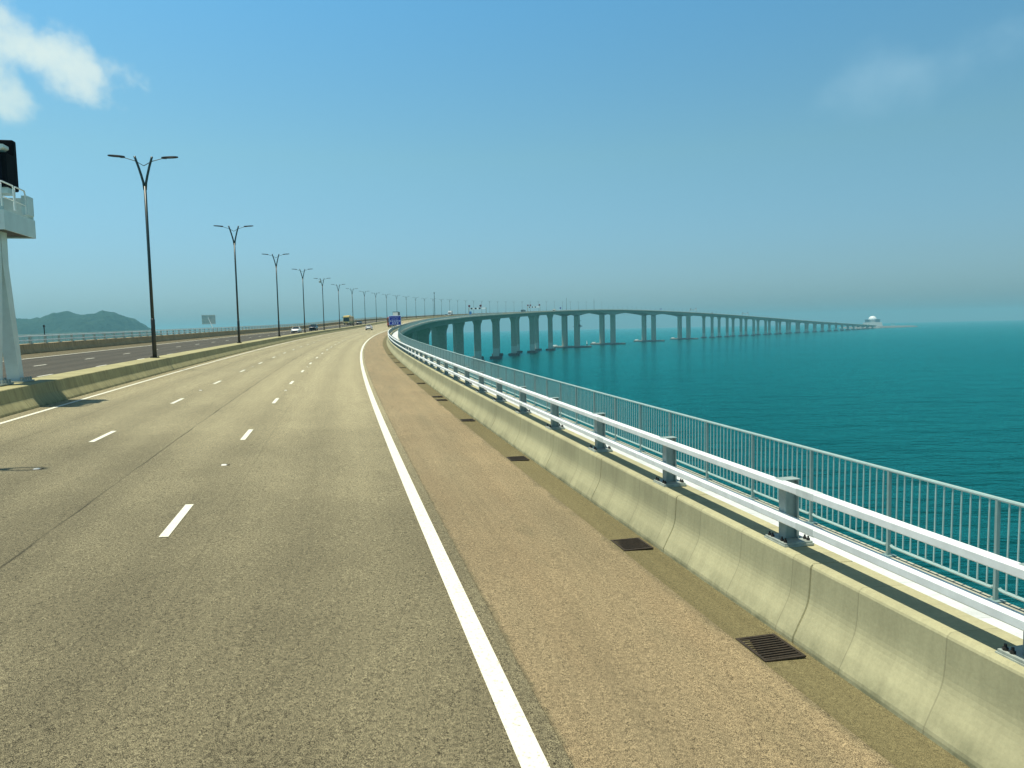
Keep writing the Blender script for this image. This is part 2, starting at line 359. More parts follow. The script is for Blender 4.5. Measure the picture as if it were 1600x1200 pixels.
def box(bm, x0, x1, y0, y1, z0, z1, bev=0.):
    r = bmesh.ops.create_cube(bm, size=1.0, matrix=Matrix.Translation(((x0 + x1) / 2, (y0 + y1) / 2, (z0 + z1) / 2)) @ Matrix.Diagonal((abs(x1 - x0), abs(y1 - y0), abs(z1 - z0), 1)))
    if bev:
        es = list({e for v in r['verts'] for e in v.link_edges})
        bmesh.ops.bevel(bm, geom=es, offset=bev, segments=2, affect='EDGES', profile=.5)
def tube(bm, pts, rad, seg=8, cap=True):
    pts = [Vector(p) for p in pts]; n = len(pts)
    rads = rad if isinstance(rad, (list, tuple)) else [rad] * n
    rings = []
    for i, p in enumerate(pts):
        d = (pts[min(i + 1, n - 1)] - pts[max(i - 1, 0)]).normalized()
        a = Vector((0, 0, 1)) if abs(d.z) < .9 else Vector((0, 1, 0))
        u = d.cross(a).normalized(); v = d.cross(u)
        rings.append([bm.verts.new(p + (u * math.cos(2 * math.pi * k / seg) + v * math.sin(2 * math.pi * k / seg)) * rads[i]) for k in range(seg)])
    for a, b in zip(rings[:-1], rings[1:]):
        for k in range(seg): bm.faces.new((a[k], a[(k + 1) % seg], b[(k + 1) % seg], b[k]))
    if cap:
        bm.faces.new(list(reversed(rings[0]))); bm.faces.new(rings[-1])
def prism(bm, poly, y0, y1, axis='y'):
    """polygon in (x,z) swept along y"""
    A = [bm.verts.new((x, y0, z)) for x, z in poly]; B = [bm.verts.new((x, y1, z)) for x, z in poly]
    n = len(poly)
    for k in range(n): bm.faces.new((A[k], A[(k + 1) % n], B[(k + 1) % n], B[k]))
    bm.faces.new(list(reversed(A))); bm.faces.new(B)
    bmesh.ops.recalc_face_normals(bm, faces=bm.faces)
def loft(bm, rings, cap=True):
    vs = [[bm.verts.new(p) for p in r] for r in rings]; n = len(rings[0])
    for a, b in zip(vs[:-1], vs[1:]):
        for k in range(n): bm.faces.new((a[k], a[(k + 1) % n], b[(k + 1) % n], b[k]))
    if cap: bm.faces.new(list(reversed(vs[0]))); bm.faces.new(vs[-1])
    bmesh.ops.recalc_face_normals(bm, faces=bm.faces)
def srange(a, b):
    """stations along the bridge, denser near the camera"""
    out = []; s = a
    while s < b - 1e-6:
        out.append(s); s += 1.0 if s < 60 else 2.5 if s < 200 else 5.0 if s < 700 else 10.0
    out.append(b); return out
def sweep(name, prof, ss, mat, parent=None, closed=False, uvmode='o', smooth=False, profs=None):
    """profile of (o, z) pairs swept along the bridge; uv = (o or height, s)"""
    verts, faces, uvs = [], [], []; n = len(prof)
    for i, s in enumerate(ss):
        pr = profs[i] if profs else prof
        t = float(np.interp(s, S_, TH)); cx, cy, cz = np.interp(s, S_, PX), np.interp(s, S_, PY), np.interp(s, S_, PZ); e = np.interp(s, S_, EE)
        ct, st = math.cos(t), math.sin(t)
        for (o, z) in pr:
            verts.append((cx - o * ct, cy + o * st, cz + o * e + z)); uvs.append((o if uvmode == 'o' else z, s))
    mseg = n if closed else n - 1
    for i in range(len(ss) - 1):
        for k in range(mseg):
            a = i * n + k; b = i * n + (k + 1) % n
            faces.append((a, b, b + n, a + n))
    if closed:
        faces.append(tuple(range(n - 1, -1, -1))); faces.append(tuple(range((len(ss) - 1) * n, len(ss) * n)))
    me = bpy.data.meshes.new(name); me.from_pydata(verts, [], faces)
    ul = me.uv_layers.new(name='UVMap'); buf = np.empty(len(me.loops), dtype=np.int32); me.loops.foreach_get('vertex_index', buf)
    ul.data.foreach_set('uv', np.array(uvs, dtype=np.float32)[buf].ravel())
    if smooth: me.polygons.foreach_set('use_smooth', [True] * len(me.polygons))
    bm = bmesh.new(); bm.from_mesh(me); bmesh.ops.recalc_face_normals(bm, faces=bm.faces); bm.to_mesh(me); bm.free()
    return link_mesh(name, me, mat, parent)
ONES = ['', 'first', 'second', 'third', 'fourth', 'fifth', 'sixth', 'seventh', 'eighth', 'ninth', 'tenth', 'eleventh', 'twelfth', 'thirteenth', 'fourteenth', 'fifteenth', 'sixteenth', 'seventeenth', 'eighteenth', 'nineteenth']
TENS = {20: ('twentieth', 'twenty'), 30: ('thirtieth', 'thirty'), 40: ('fortieth', 'forty'), 50: ('fiftieth', 'fifty'), 60: ('sixtieth', 'sixty'), 70: ('seventieth', 'seventy')}
def nth(n):
    if n < 20: return ONES[n]
    q, r = n // 10 * 10, n % 10
    return TENS[q][0] if r == 0 else TENS[q][1] + '-' + ONES[r]
END = 3104.0

# ------------------------------------------------------------------ sea, hill, island
bm = bmesh.new()
rs = [0, 60, 200, 600, 1500, 3500, 6500, 9300]; nseg = 96; prev = None
for r in rs[1:]:
    ring = [bm.verts.new((r * math.cos(2 * math.pi * k / nseg), r * math.sin(2 * math.pi * k / nseg), 0)) for k in range(nseg)]
    if prev is None: bm.faces.new(ring)
    else:
        for k in range(nseg): bm.faces.new((prev[k], ring[k], ring[(k + 1) % nseg], prev[(k + 1) % nseg]))
    prev = ring
kind(obj('sea', bm, 'sea'), 'structure')

def hill(name, prof, y0, depth, dx, rough):
    xs = np.arange(prof[0][0], prof[-1][0] + dx, dx); hs = np.interp(xs, [p[0] for p in prof], [p[1] for p in prof])
    ny = int(depth / (dx * 1.6)); bm = bmesh.new(); g = []
    for i, x in enumerate(xs):
        row = []
        for j in range(ny + 1):
            v = j / ny; prof_y = math.sin(math.pi * min(1, v * .98 + .01)) ** .7
            if v > .5: prof_y = max(prof_y, .0)
            z = hs[i] * prof_y
            n1 = noise.fractal(Vector((x * .006, v * depth * .006, 3.1)), 1.0, 2.0, 5)
            n2 = noise.noise(Vector((x * .09, v * depth * .09, 1.7)))
            z += (n1 * 12 + n2 * rough + noise.noise(Vector((x * .03, v * depth * .03, 8.2))) * 6) * min(1, z / 25.)
            row.append(bm.verts.new((x, y0 + v * depth, z - 1.5)))
        g.append(row)
    for i in range(len(xs) - 1):
        for j in range(ny): bm.faces.new((g[i][j], g[i + 1][j], g[i + 1][j + 1], g[i][j + 1]))
    return kind(obj(name, bm, 'hill', smooth=False), 'structure')
hill('hill', [(-2500, 60), (-2150, 80), (-1950, 92), (-1760, 100), (-1680, 103), (-1600, 98), (-1560, 106), (-1526, 119), (-1495, 113), (-1465, 106), (-1430, 101), (-1405, 108), (-1383, 113), (-1360, 110), (-1340, 106), (-1322, 92), (-1300, 66), (-1284, 40), (-1270, 14), (-1262, 0)], 2250, 560, 6.0, 3.5)

bm = bmesh.new()
def island_outline(r): return [(1296 + 0 * r, 2700), (1340, 2690), (1420, 2760), (1560, 2880), (1640, 2985), (1662, 3080), (1600, 3170), (1480, 3190), (1370, 3090), (1290, 2880), (1270, 2760)]
ol = island_outline(0); cx = sum(p[0] for p in ol) / len(ol); cy = sum(p[1] for p in ol) / len(ol)
rings = []
for sc_, z in ((1.03, -1.5), (1.0, 2.2), (.975, 3.2), (.95, 3.6), (.93, 4.9), (.90, 5.2)):
    ring = []
    for i in range(len(ol)):
        a, b2 = ol[i], ol[(i + 1) % len(ol)]
        for q in range(8):
            x = a[0] + (b2[0] - a[0]) * q / 8; y = a[1] + (b2[1] - a[1]) * q / 8
            jit = 1 + .006 * noise.noise(Vector((x * .05, y * .05, z)))
            ring.append(bm.verts.new((cx + (x - cx) * sc_ * jit, cy + (y - cy) * sc_ * jit, z)))
    rings.append(ring)
for a, b2 in zip(rings[:-1], rings[1:]):
    for k in range(len(a)): bm.faces.new((a[k], a[(k + 1) % len(a)], b2[(k + 1) % len(a)], b2[k]))
bm.faces.new(rings[-1])
kind(obj('island', bm, 'rock'), 'structure')

# the white domed building on the island
bd = thing('domed_building', 'white domed building on the low island at the far end of the bridge', 'building', loc=(1461, 2990, 16.5), turn=-.45)
bm = bmesh.new()
prism(bm, [(-38, -12), (38, -12), (33, 5), (-33, 5)], -24, 24); obj('podium', bm, 'build_pale', bd)
bm = bmesh.new()
for x in (-27, 11): box(bm, x, x + 16, -17, 17, 5, 15.5, .3)
box(bm, -11, 11, -13, 15, 5, 14.5)
obj('wing', bm, 'build_dark', bd)
bm = bmesh.new()
for x in (-29.5, 9): box(bm, x, x + 20.5, -20, 20, 15.5, 16.8, .2)
for x in (-29.5, 9): box(bm, x, x + 20.5, -19.2, 19.2, 9.8, 10.5)
obj('roof_slab', bm, 'build_dark', bd)
bm = bmesh.new()
for k in range(9): box(bm, -10.4 + k * 2.6 - .5, -10.4 + k * 2.6 + .5, -14.2, -13, 5, 16)
obj('column', bm, 'build_pale', bd)
bm = bmesh.new(); rr = []
for k in range(9):
    a = k / 8 * math.pi / 2
    rr.append([(15.5 * math.cos(a) ** .85 * math.cos(t) if k < 8 else .4 * math.cos(t), 13 * (math.cos(a) ** .85 if k < 8 else .03) * math.sin(t), 15.2 + 15 * math.sin(a)) for t in [2 * math.pi * q / 40 for q in range(40)]])
loft(bm, rr); obj('dome', bm, 'roof_white', bd, True)
bm = bmesh.new(); tube(bm, [(0, 0, 30), (0, 0, 36)], .4, 6); obj('spire', bm, 'build_pale', bd)
for i, (x, y, hgt, lab) in enumerate([(1528, 2968, 9, 'thin pale mast on the island just right of the domed building'), (1548, 2990, 7, 'short pale mast on the island, farther right of the domed building')]):
    tr = thing('signal_mast', lab, 'mast', loc=(x, y, 7.2))
    bm = bmesh.new(); tube(bm, [(0, 0, 0), (0, 0, hgt)], .7, 6); box(bm, -1.6, 1.6, -1, 1, 0, 2.2); obj('mast', bm, 'build_pale', tr)
    bm = bmesh.new(); box(bm, -1.8, 1.8, -.5, .5, hgt - 2, hgt); obj('panel', bm, 'build_dark', tr)

# ------------------------------------------------------------------ road surfaces
SS = srange(-24, END)
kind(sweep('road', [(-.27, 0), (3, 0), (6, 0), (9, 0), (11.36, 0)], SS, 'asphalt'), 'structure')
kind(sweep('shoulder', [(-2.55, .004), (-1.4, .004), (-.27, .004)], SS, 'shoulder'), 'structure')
kind(sweep('gutter', [(-3.10, -.004), (-2.55, -.002)], SS, 'gutter'), 'structure')
kind(sweep('opposite_road', [(12.97, 0), (16, 0), (20, 0), (24.4, 0)], SS, 'asphalt_far'), 'structure')
kind(sweep('opposite_shoulder', [(24.4, .003), (27.1, .003)], SS, 'shoulder'), 'structure')
def markings(name, solids, dashes, smax):
    V, Fc = [], []
    def strip(o0, o1, ss):
        b0 = len(V)
        for s in ss: V.append(at(s, o0, .009)); V.append(at(s, o1, .009))
        for i in range(len(ss) - 1): a = b0 + 2 * i; Fc.append((a, a + 1, a + 3, a + 2))
    for o0, o1 in solids: strip(o0, o1, SS)
    for oc, w_, ln, s0 in dashes:
        s = s0
        while s < smax: strip(oc - w_ / 2, oc + w_ / 2, [s - ln / 2, s + ln / 2]); s += 9.0
    me = bpy.data.meshes.new(name); me.from_pydata(V, [], Fc); bm = bmesh.new(); bm.from_mesh(me); bmesh.ops.recalc_face_normals(bm, faces=bm.faces)
    for f in bm.faces:
        if f.normal.z < 0: f.normal_flip()
    bm.to_mesh(me); bm.free()
    return kind(link_mesh(name, me, 'paint'), 'structure')
markings('road_marking', [(-.10, .10), (10.77, 10.91)], [(3.76, .13, 1.95, 3.517), (7.34, .13, 1.95, 3.517)], 1000)
markings('opposite_road_marking', [(13.3, 13.44), (24.05, 24.22)], [(16.66, .13, 2.0, 7.9), (20.25, .13, 2.0, 7.9)], 1000)

# ------------------------------------------------------------------ concrete barriers
def barrier(name, prof, ss_end, mat, label, groove=True):
    """profile left to right; every 3 m a real groove is cut into the faces"""
    ss, profs = [], []
    cen_o = sum(p[0] for p in prof) / len(prof)
    s = -24.0 + .47
    base = srange(-24, ss_end)
    marks = []
    q = 6.47 - 30
    while q < 220: marks.append(q); q += 3.02
    allp = sorted([(b_, 0) for b_ in base if all(abs(b_ - mk) > .08 for mk in marks)] + [(mk + d, k) for mk in marks if mk > -23 for d, k in ((-.014, 0), (-.008, 1), (.008, 1), (.014, 0))])
    for s, k in allp:
        ss.append(s)
        if k: profs.append([(o + (.018 if o < cen_o else -.018), z - (.010 if z > .7 else 0)) for o, z in prof])
        else: profs.append(prof)
    o = sweep(name, prof, ss, mat, closed=True, uvmode='z', profs=profs)
    return tag(o, label, 'barrier')
RIGHT = [(-3.09, -.06), (-3.093, .03), (-3.10, .06), (-3.13, .12), (-3.165, .19), (-3.198, .25), (-3.226, .305), (-3.248, .355), (-3.263, .40), (-3.273, .445), (-3.280, .50), (-3.285, .56), (-3.296, .755), (-3.305, .775), (-3.335, .80), (-3.785, .80), (-3.80, .785), (-3.82, -.06)]
barrier('concrete_barrier', list(reversed(RIGHT)), END, 'barrier', 'pale concrete barrier carrying the white steel rails along the brown shoulder')
MED = [(11.35, -.06), (11.352, .03), (11.37, .08), (11.45, .2), (11.51, .29), (11.545, .36), (11.565, .44), (11.635, .745), (11.655, .765), (12.685, .765), (12.705, .745), (12.775, .44), (12.81, .34), (12.9, .2), (12.97, .08), (12.98, -.06)]
barrier('median_barrier', list(reversed(MED)), END, 'median', 'wide concrete median barrier with a flat top carrying the street lamps')
LEFT = [(27.1, -.06), (27.1, .07), (27.21, .27), (27.26, .40), (27.30, .78), (27.32, .80), (27.79, .80), (27.82, -.06)]
barrier('far_barrier', list(reversed(LEFT)), END, 'oldbarrier', 'stained brown concrete barrier beyond the opposite carriageway')

# ------------------------------------------------------------------ girders
NAV0 = 549.0
SPANS = [78.2, 77.6, 76.6, 76.2, 75.3, 110.1, 151.1, 176.8, 155.1, 111.9, 76.1, 75.2, 74.6, 74.8, 75.1, 75.2, 75.5, 75.2, 75.1, 75.1, 75.3, 74.8, 74.9, 74.8] + [75.] * 7
ST = [NAV0 - 76. * k for k in range(7, 0, -1)] + [NAV0]
for q in SPANS: ST.append(ST[-1] + q)
ST = [s for s in ST if s < END - 10]
NAV = [i for i, s in enumerate(ST) if 1000 < s < 1600]       # the four tall channel piers
def depth(s):
    d = 3.9
    for i in NAV:
        half = (ST[i] - ST[i - 1]) / 2 if s < ST[i] else (ST[i + 1] - ST[i]) / 2
        u = 1 - abs(s - ST[i]) / half
        if u > 0: d = max(d, 3.5 + 4.0 * u * u)
    if 1000 < s < 1600: d = max(d if d > 3.9 else 3.5, 3.4)
    return d
GS = sorted(set([s for s in np.arange(-24, END, 4.0)] + [END]))
def girder(name, mirror, label):
    root = tag(bpy.data.objects.new(name, None), label, 'bridge deck'); C.objects.link(root)
    f = (lambda o: o) if not mirror else (lambda o: 24.15 - o)
    profs = []
    for s in GS:
        d = depth(s)
        pr = [(-5.30, -.05), (11.93, -.05), (11.93, -.35), (7.4, -1.0), (6.3, -d), (-.4, -d), (-1.5, -1.0), (-5.30, -.40)]
        profs.append([(f(o), z) for o, z in pr])
    sweep('box_girder', profs[0], GS, 'girder', root, True, 'o', profs=profs)
    if not mirror:
        sweep('walkway', [(-3.82, .30), (-3.82, .42), (-4.99, .42), (-4.99, .30)], SS, 'walk', root, True)
    else:
        sweep('walkway', [(27.82, .30), (27.82, .42), (28.9, .42), (28.9, .30)], SS, 'walk', root, True)
    sweep('cornice', [(f(o), z) for o, z in [(-4.99, .2), (-4.99, .455), (-5.20, .455), (-5.23, .42), (-5.40, -.10), (-5.40, -.42), (-5.30, -.50), (-5.24, -.36)]], SS, 'cornice', root, True)
    return root
girder('bridge_deck', False, 'near bridge deck of pale concrete curving right over the sea, carrying our lanes')
girder('bridge_deck', True, 'far bridge deck of concrete carrying the oncoming traffic behind the median')

# ------------------------------------------------------------------ piers
def pier(i, s, off, far):
    big = i in NAV
    t = head(s); p = at(s, off)
    top = deckz(s) + off * float(np.interp(s, S_, EE)) - depth(s) + .05
    rowname = 'far row under the oncoming deck' if far else 'near row under our deck'
    if big: lab = 'tall thick concrete channel pier, %s of four in the %s' % (nth(NAV.index(i) + 1), rowname)
    elif s < ST[NAV[0]]: lab = 'concrete bridge pier with flared head, %s before the channel, %s' % (nth(NAV[0] - i), rowname)
    else: lab = 'slender concrete bridge pier, %s beyond the channel, %s' % (nth(i - NAV[-1]), rowname)
    r = thing('bridge_pier', lab, 'bridge pier', loc=(p.x, p.y, 0), turn=t, group='concrete piers of the bridge')
    hx, hy = (3.5, 3.0) if big else (2.7, 1.75)
    def rect(a, b, z, ch=.45): return [(-a + ch, -b, z), (a - ch, -b, z), (a, -b + ch, z), (a, b - ch, z), (a - ch, b, z), (-a + ch, b, z), (-a, b - ch, z), (-a, -b + ch, z)]
    zs = 2.2; zl = 9.6 if not big else zs
    bm = bmesh.new()
    if big: loft(bm, [rect(hx, hy, zs), rect(hx, hy, top)])
    else:
        rr = [rect(hx, hy, max(zl, zs))]
        if top - 6 > zl: rr.append(rect(hx, hy, top - 6))
        else: rr[0] = rect(hx, hy, min(zl, top - 4.2))
        for q, wd in ((4.0, .18), (2.6, .62), (1.4, 1.15), (1.0, 1.25), (0, 1.25)): rr.append(rect(hx + wd, hy + wd * .25, top - q))
        loft(bm, rr)
    obj('shaft', bm, 'pier', r)
    if not big and top - 4.2 > zl:
        bm = bmesh.new(); loft(bm, [rect(hx + .02, hy + .02, zs), rect(hx + .02, hy + .02, zl)]); obj('splash_coating', bm, 'pier_pale', r)
    if not big:
        bm = bmesh.new(); loft(bm, [rect(5.3, 4.6, -1.5, .8), rect(5.3, 4.6, 2.0, .8), rect(5.1, 4.4, 2.2, .8)]); obj('pile_cap', bm, 'cap', r)
    return r
for i, s in enumerate(ST):
    if s < 200: continue
    pier(i, s, 2.92, False)
    if s > 380: pier(i, s, 21.1, True)
for n, i in enumerate(NAV):
    p = at(ST[i], 12.0); r = thing('pier_fender', 'long pointed concrete fender raft round the %s pair of channel piers' % nth(n + 1), 'pier fender', loc=(p.x, p.y, 0), turn=head(ST[i]), group='fender rafts of the channel piers')
    bm = bmesh.new()
    o_ = [(-30, 0), (-22, -7), (-4, -7.5), (4, -7.5), (22, -7), (30, 0), (22, 7), (-22, 7)]
    loft(bm, [[(x, y, -1.5) for x, y in o_], [(x, y, 1.5) for x, y in o_]]); obj('raft', bm, 'cap', r)
    bm = bmesh.new(); loft(bm, [[(x * .965, y * .94, 1.5) for x, y in o_], [(x * .965, y * .94, 2.3) for x, y in o_]]); obj('raft_deck', bm, 'cap_top', r)
    bm = bmesh.new(); box(bm, -26, -21, -2, 2, 2.3, 3.8, .1); obj('equipment_hut', bm, 'boat_white', r)
# maintenance platform hung on the first near channel pier
p = at(ST[NAV[0]], 2.92); r = thing('work_platform', 'dark steel work platform fixed to the side of the first channel pier', 'platform', loc=(p.x, p.y, 28.5), turn=head(ST[NAV[0]]))
bm = bmesh.new(); box(bm, 3.5, 6.6, -3, 3, 0, .4); box(bm, -5.0, -3.5, -3, 3, 0, .4); obj('platform_floor', bm, 'navy_paint', r)
bm = bmesh.new()
for x in (3.7, 6.4):
    for y in (-2.8, 0, 2.8): tube(bm, [(x, y, .4), (x, y, 3.2 if x < 5 else 1.8)], .16, 6)
for z in (1.0, 1.8): tube(bm, [(6.4, -2.8, z), (6.4, 2.8, z)], .12, 6); tube(bm, [(3.7, -2.8, z), (6.4, -2.8, z)], .12, 6)
tube(bm, [(3.5, 0, 8), (6.6, 0, 8.2)], .2, 6); tube(bm, [(3.5, 0, -2), (6.0, 0, 0)], .2, 6)
obj('platform_frame', bm, 'lamp_head', r)
bm = bmesh.new(); box(bm, 3.6, 5.2, -1, 1, .4, 2.6, .1); obj('winch_box', bm, 'grey_box', r)
p = at(ST[NAV[1]], 44); r = thing('channel_beacon', 'small white beacon at the left tip of the second fender raft', 'beacon', loc=(p.x - 3, p.y, 0))
bm = bmesh.new(); tube(bm, [(0, 0, -1), (0, 0, 1.2)], 1.3, 10); obj('float', bm, 'cap', r)
bm = bmesh.new(); tube(bm, [(0, 0, 1.2), (0, 0, 4.0), (0, 0, 6.5)], [.9, .5, .25], 8); obj('tower', bm, 'boat_white', r)

# ------------------------------------------------------------------ steel rails on the barriers
def guard_rail(name, sgn, label):
    """sgn=1: on the right-hand barrier, -1: mirrored on the far one"""
    root = tag(bpy.data.objects.new(name, None), label, 'guard rail'); C.objects.link(root)
    f = (lambda o: o) if sgn == 1 else (lambda o: 24.0 - o)
    def rect(o0, o1, z0, z1, c=.009): return [(f(o), z) for o, z in [(o0 - c, z0), (o0, z0 + c), (o0, z1 - c), (o0 - c, z1), (o1 + c, z1), (o1, z1 - c), (o1, z0 + c), (o1 + c, z0)]]
    sweep('upper_rail', rect(-3.335, -3.455, 1.425, 1.503), SS, 'rail', root, True)
    sweep('lower_rail', rect(-3.335, -3.455, 1.062, 1.142), SS, 'rail', root, True)
    if sgn == 1:
        for nm, z0, z1 in (('upper_rail', 1.425, 1.503), ('lower_rail', 1.062, 1.142)):
            par = [c for c in root.children if c.name.split('.')[0] == nm][0]
            for k in range(9):
                sj = 6.70 + 6.02 * k
                sweep('splice_sleeve', rect(-3.331, -3.459, z0 - .004, z1 + .004), [sj, sj + .28], 'plate_pale', par, True)
    def post_bm(bm, mat=None):
        # tapered I-section; x points away from the road
        for (x0, x1, yy) in ((3.457, 3.474, .062), (3.612, 3.627, .062)):
            box(bm, x0, x1, -yy, yy, .845, 1.502)
        box(bm, 3.474, 3.612, -.008, .008, .845, 1.49)
        box(bm, 3.40, 3.635, -.075, .075, 1.5035, 1.512)
    def plate_bm(bm):
        box(bm, 3.36, 3.72, -.20, .20, .80, .822); box(bm, 3.37, 3.71, -.19, .19, .822, .845, .004)
    def bolt_bm(bm):
        rr_ = [[(q * math.cos(t), q * math.sin(t), z) for t in [2 * math.pi * k / 6 for k in range(6)]] for q, z in ((.021, .845), (.021, .868), (.011, .870), (.011, .892))]
        loft(bm, rr_)
    bm = bmesh.new(); post_bm(bm); me_p = bpy.data.meshes.new('post'); bm.to_mesh(me_p); bm.free(); me_p.materials.append(M['post'])
    bm = bmesh.new(); plate_bm(bm); me_b = bpy.data.meshes.new('base_plate'); bm.to_mesh(me_b); bm.free(); me_b.materials.append(M['plate'])
    bm = bmesh.new(); bolt_bm(bm); me_c = bpy.data.meshes.new('bolt'); bm.to_mesh(me_c); bm.free(); me_c.materials.append(M['bolt'])
    s = 4.40 - 6.02; n = 0; far = []
    if sgn == -1: s = 40.0
    while s < (900 if sgn == 1 else 500):
        if n < 100:
            for nm, me in (('post', me_p),):
                o = bpy.data.objects.new(nm, me); C.objects.link(o); o.parent = root
                if sgn == 1: o.location = at(s, 0); o.rotation_euler = (0, -math.atan(float(np.interp(s, S_, EE))) * 0, head(s))
                else: o.location = at(s, 24.0); o.rotation_euler = (0, 0, head(s) + math.pi)
                # posts follow the cross fall of the deck
                o.location.z += (-3.55 if sgn == 1 else 3.55) * float(np.interp(s, S_, EE))
                if n < 40:
                    b = bpy.data.objects.new('base_plate', me_b); C.objects.link(b); b.parent = o
                    if n < 12 and sgn == 1:
                        for bx in (3.40, 3.68):
                            for by in (-.15, -.09, .09, .15):
                                b = bpy.data.objects.new('bolt', me_c); C.objects.link(b); b.parent = o; b.location = (bx, by, 0)
        else: far.append(s)
        s += 3.01; n += 1
    bm = bmesh.new()
    for s in far:
        k = len(bm.verts); post_bm(bm); bm.verts.ensure_lookup_table()
        if sgn == 1: mt = Matrix.Translation(at(s, 0) + Vector((0, 0, -3.55 * float(np.interp(s, S_, EE))))) @ Matrix.Rotation(head(s), 4, 'Z')
        else: mt = Matrix.Translation(at(s, 24.0) + Vector((0, 0, 3.55 * float(np.interp(s, S_, EE))))) @ Matrix.Rotation(head(s) + math.pi, 4, 'Z')
        bmesh.ops.transform(bm, matrix=mt, verts=bm.verts[k:])
    if far: kind(obj('post', bm, 'post', root), 'stuff')
    return root
guard_rail('guard_rail', 1, 'white two-bar steel guard rail on the right-hand concrete barrier')
guard_rail('guard_rail', -1, 'pale two-bar steel guard rail on the stained barrier beyond the opposite lanes')

# ------------------------------------------------------------------ pedestrian fence
def fence(name, sgn, label, s0, nparts, send):
    root = tag(bpy.data.objects.new(name, None), label, 'fence'); C.objects.link(root)
    OF = -5.11 if sgn == 1 else 29.1
    L = 1.49
    def post_bm(bm, mt):
        k = len(bm.verts); box(bm, -.021, .021, -.014, .014, .455, 1.485); box(bm, -.07, .07, -.06, .06, .455, .47); bm.verts.ensure_lookup_table()
        bmesh.ops.transform(bm, matrix=mt, verts=bm.verts[k:])
    def panel_bm(bm, mt, lite=False):
        k = len(bm.verts)
        a, b_ = .045, L - .045
        if not lite:
            tube(bm, [(0, -.002, 1.50), (0, L + .002, 1.50)], .021, 8, cap=False)
            tube(bm, [(0, .035, .60), (0, .05, .585), (0, .09, .58), (0, L - .09, .58), (0, L - .05, .585), (0, L - .035, .60)], .018, 6)
            for q in range(1, 13): y = L * q / 13; box(bm, -.006, .006, y - .0065, y + .0065, .585, 1.49)
        else:
            box(bm, -.019, .019, 0, L, 1.48, 1.52); box(bm, -.019, .019, 0, L, .56, .60)
            for q in range(1, 13): y = L * q / 13; box(bm, -.006, .006, y - .0065, y + .0065, .60, 1.48)
        bm.verts.ensure_lookup_table(); bmesh.ops.transform(bm, matrix=mt, verts=bm.verts[k:])
    I = Matrix.Identity(4)
    bm = bmesh.new(); post_bm(bm, I); me_p = bpy.data.meshes.new('post'); bm.to_mesh(me_p); bm.free(); me_p.materials.append(M['fence_post'])
    bm = bmesh.new(); panel_bm(bm, I); me_f = bpy.data.meshes.new('panel'); bm.to_mesh(me_f); bm.free(); me_f.materials.append(M['fence'])
    def mt_at(s):
        a = at(s, OF); b2 = at(s + L, OF); d = b2 - a
        sl = math.asin(d.z / d.length)
        return Matrix.Translation(a) @ Matrix.Rotation(math.atan2(-d.x, d.y), 4, 'Z') @ Matrix.Rotation(sl, 4, 'X')
    s = s0; n = 0; bp, bf = bmesh.new(), bmesh.new()
    while s < send:
        mt = mt_at(s); mp = Matrix.Translation(mt.translation) @ Matrix.Rotation(head(s), 4, 'Z')
        if n < nparts:
            o = bpy.data.objects.new('post', me_p); C.objects.link(o); o.parent = root; o.matrix_world = mp
            o = bpy.data.objects.new('panel', me_f); C.objects.link(o); o.parent = root; o.matrix_world = mt
        else: post_bm(bp, mp); panel_bm(bf, mt, True)
        s += L; n += 1
    if bp.verts: kind(obj('post', bp, 'fence_post', root), 'stuff'); kind(obj('panel', bf, 'fence', root), 'stuff')
    else: bp.free(); bf.free()
    return root
fence('walkway_fence', 1, 'grey steel balustrade of thin upright bars along the seaward edge of the walkway', .28, 100, 700)
fence('walkway_fence', -1, 'grey steel balustrade on the far side of the opposite carriageway, behind the stained barrier', 55.0, 100, 420)
# ------------------------------------------------------------------ street lamps
def lamp_proto():
    r = thing('street_lamp', '', 'street lamp', 0, 12.33, .765, group='double-armed street lamps on the median')
    bm = bmesh.new(); tube(bm, [(0, 0, .03), (0, 0, 2.3), (0, 0, 2.36)], [.125, .118, .10], 14); obj('base_sleeve', bm, 'lamp_base', r, True)
    bm = bmesh.new(); box(bm, -.22, .22, -.22, .22, 0, .035)
    for x in (-.17, .17):
        for y in (-.17, .17): tube(bm, [(x, y, .035), (x, y, .11)], .025, 6)
    obj('base_plate', bm, 'lamp_base', r)
    bm = bmesh.new(); tube(bm, [(0, 0, 2.36), (0, 0, 6.0), (0, 0, 10.2)], [.098, .085, .082], 14); obj('pole', bm, 'lamp', r, True)
    for sg in (-1, 1):
        bm = bmesh.new(); tube(bm, [(sg * .03, 0, 10.0), (sg * .07, 0, 10.4), (sg * .17, 0, 10.85), (sg * .30, 0, 11.35), (sg * .43, 0, 11.78), (sg * .48, 0, 11.95)], [.075, .072, .07, .068, .066, .066], 10); a = obj('fork_arm', bm, 'lamp', r, True)
        bm = bmesh.new(); tube(bm, [(0, 0, 11.40), (sg * .42, 0, 11.66), (sg * 1.07, 0, 11.86)], .022, 6); b = obj('bracket', bm, 'lamp', r)
        bm = bmesh.new()
        # oval ring-shaped head: a loop of flattened tube round an open slot, thicker gear box at its inner end
        pts = []
        for k in range(25):
            t = 2 * math.pi * k / 24
            pts.append((sg * (1.47 + .43 * math.cos(t)), .15 * math.sin(t), 11.93 + .025 * math.cos(t)))
        tube(bm, pts, .042, 8, cap=False)
        box(bm, min(sg * 1.01, sg * 1.28), max(sg * 1.01, sg * 1.28), -.12, .12, 11.84, 11.94, .03)
        obj('lamp_head', bm, 'lamp_head', r)
    return r
lamp = lamp_proto()
first = True
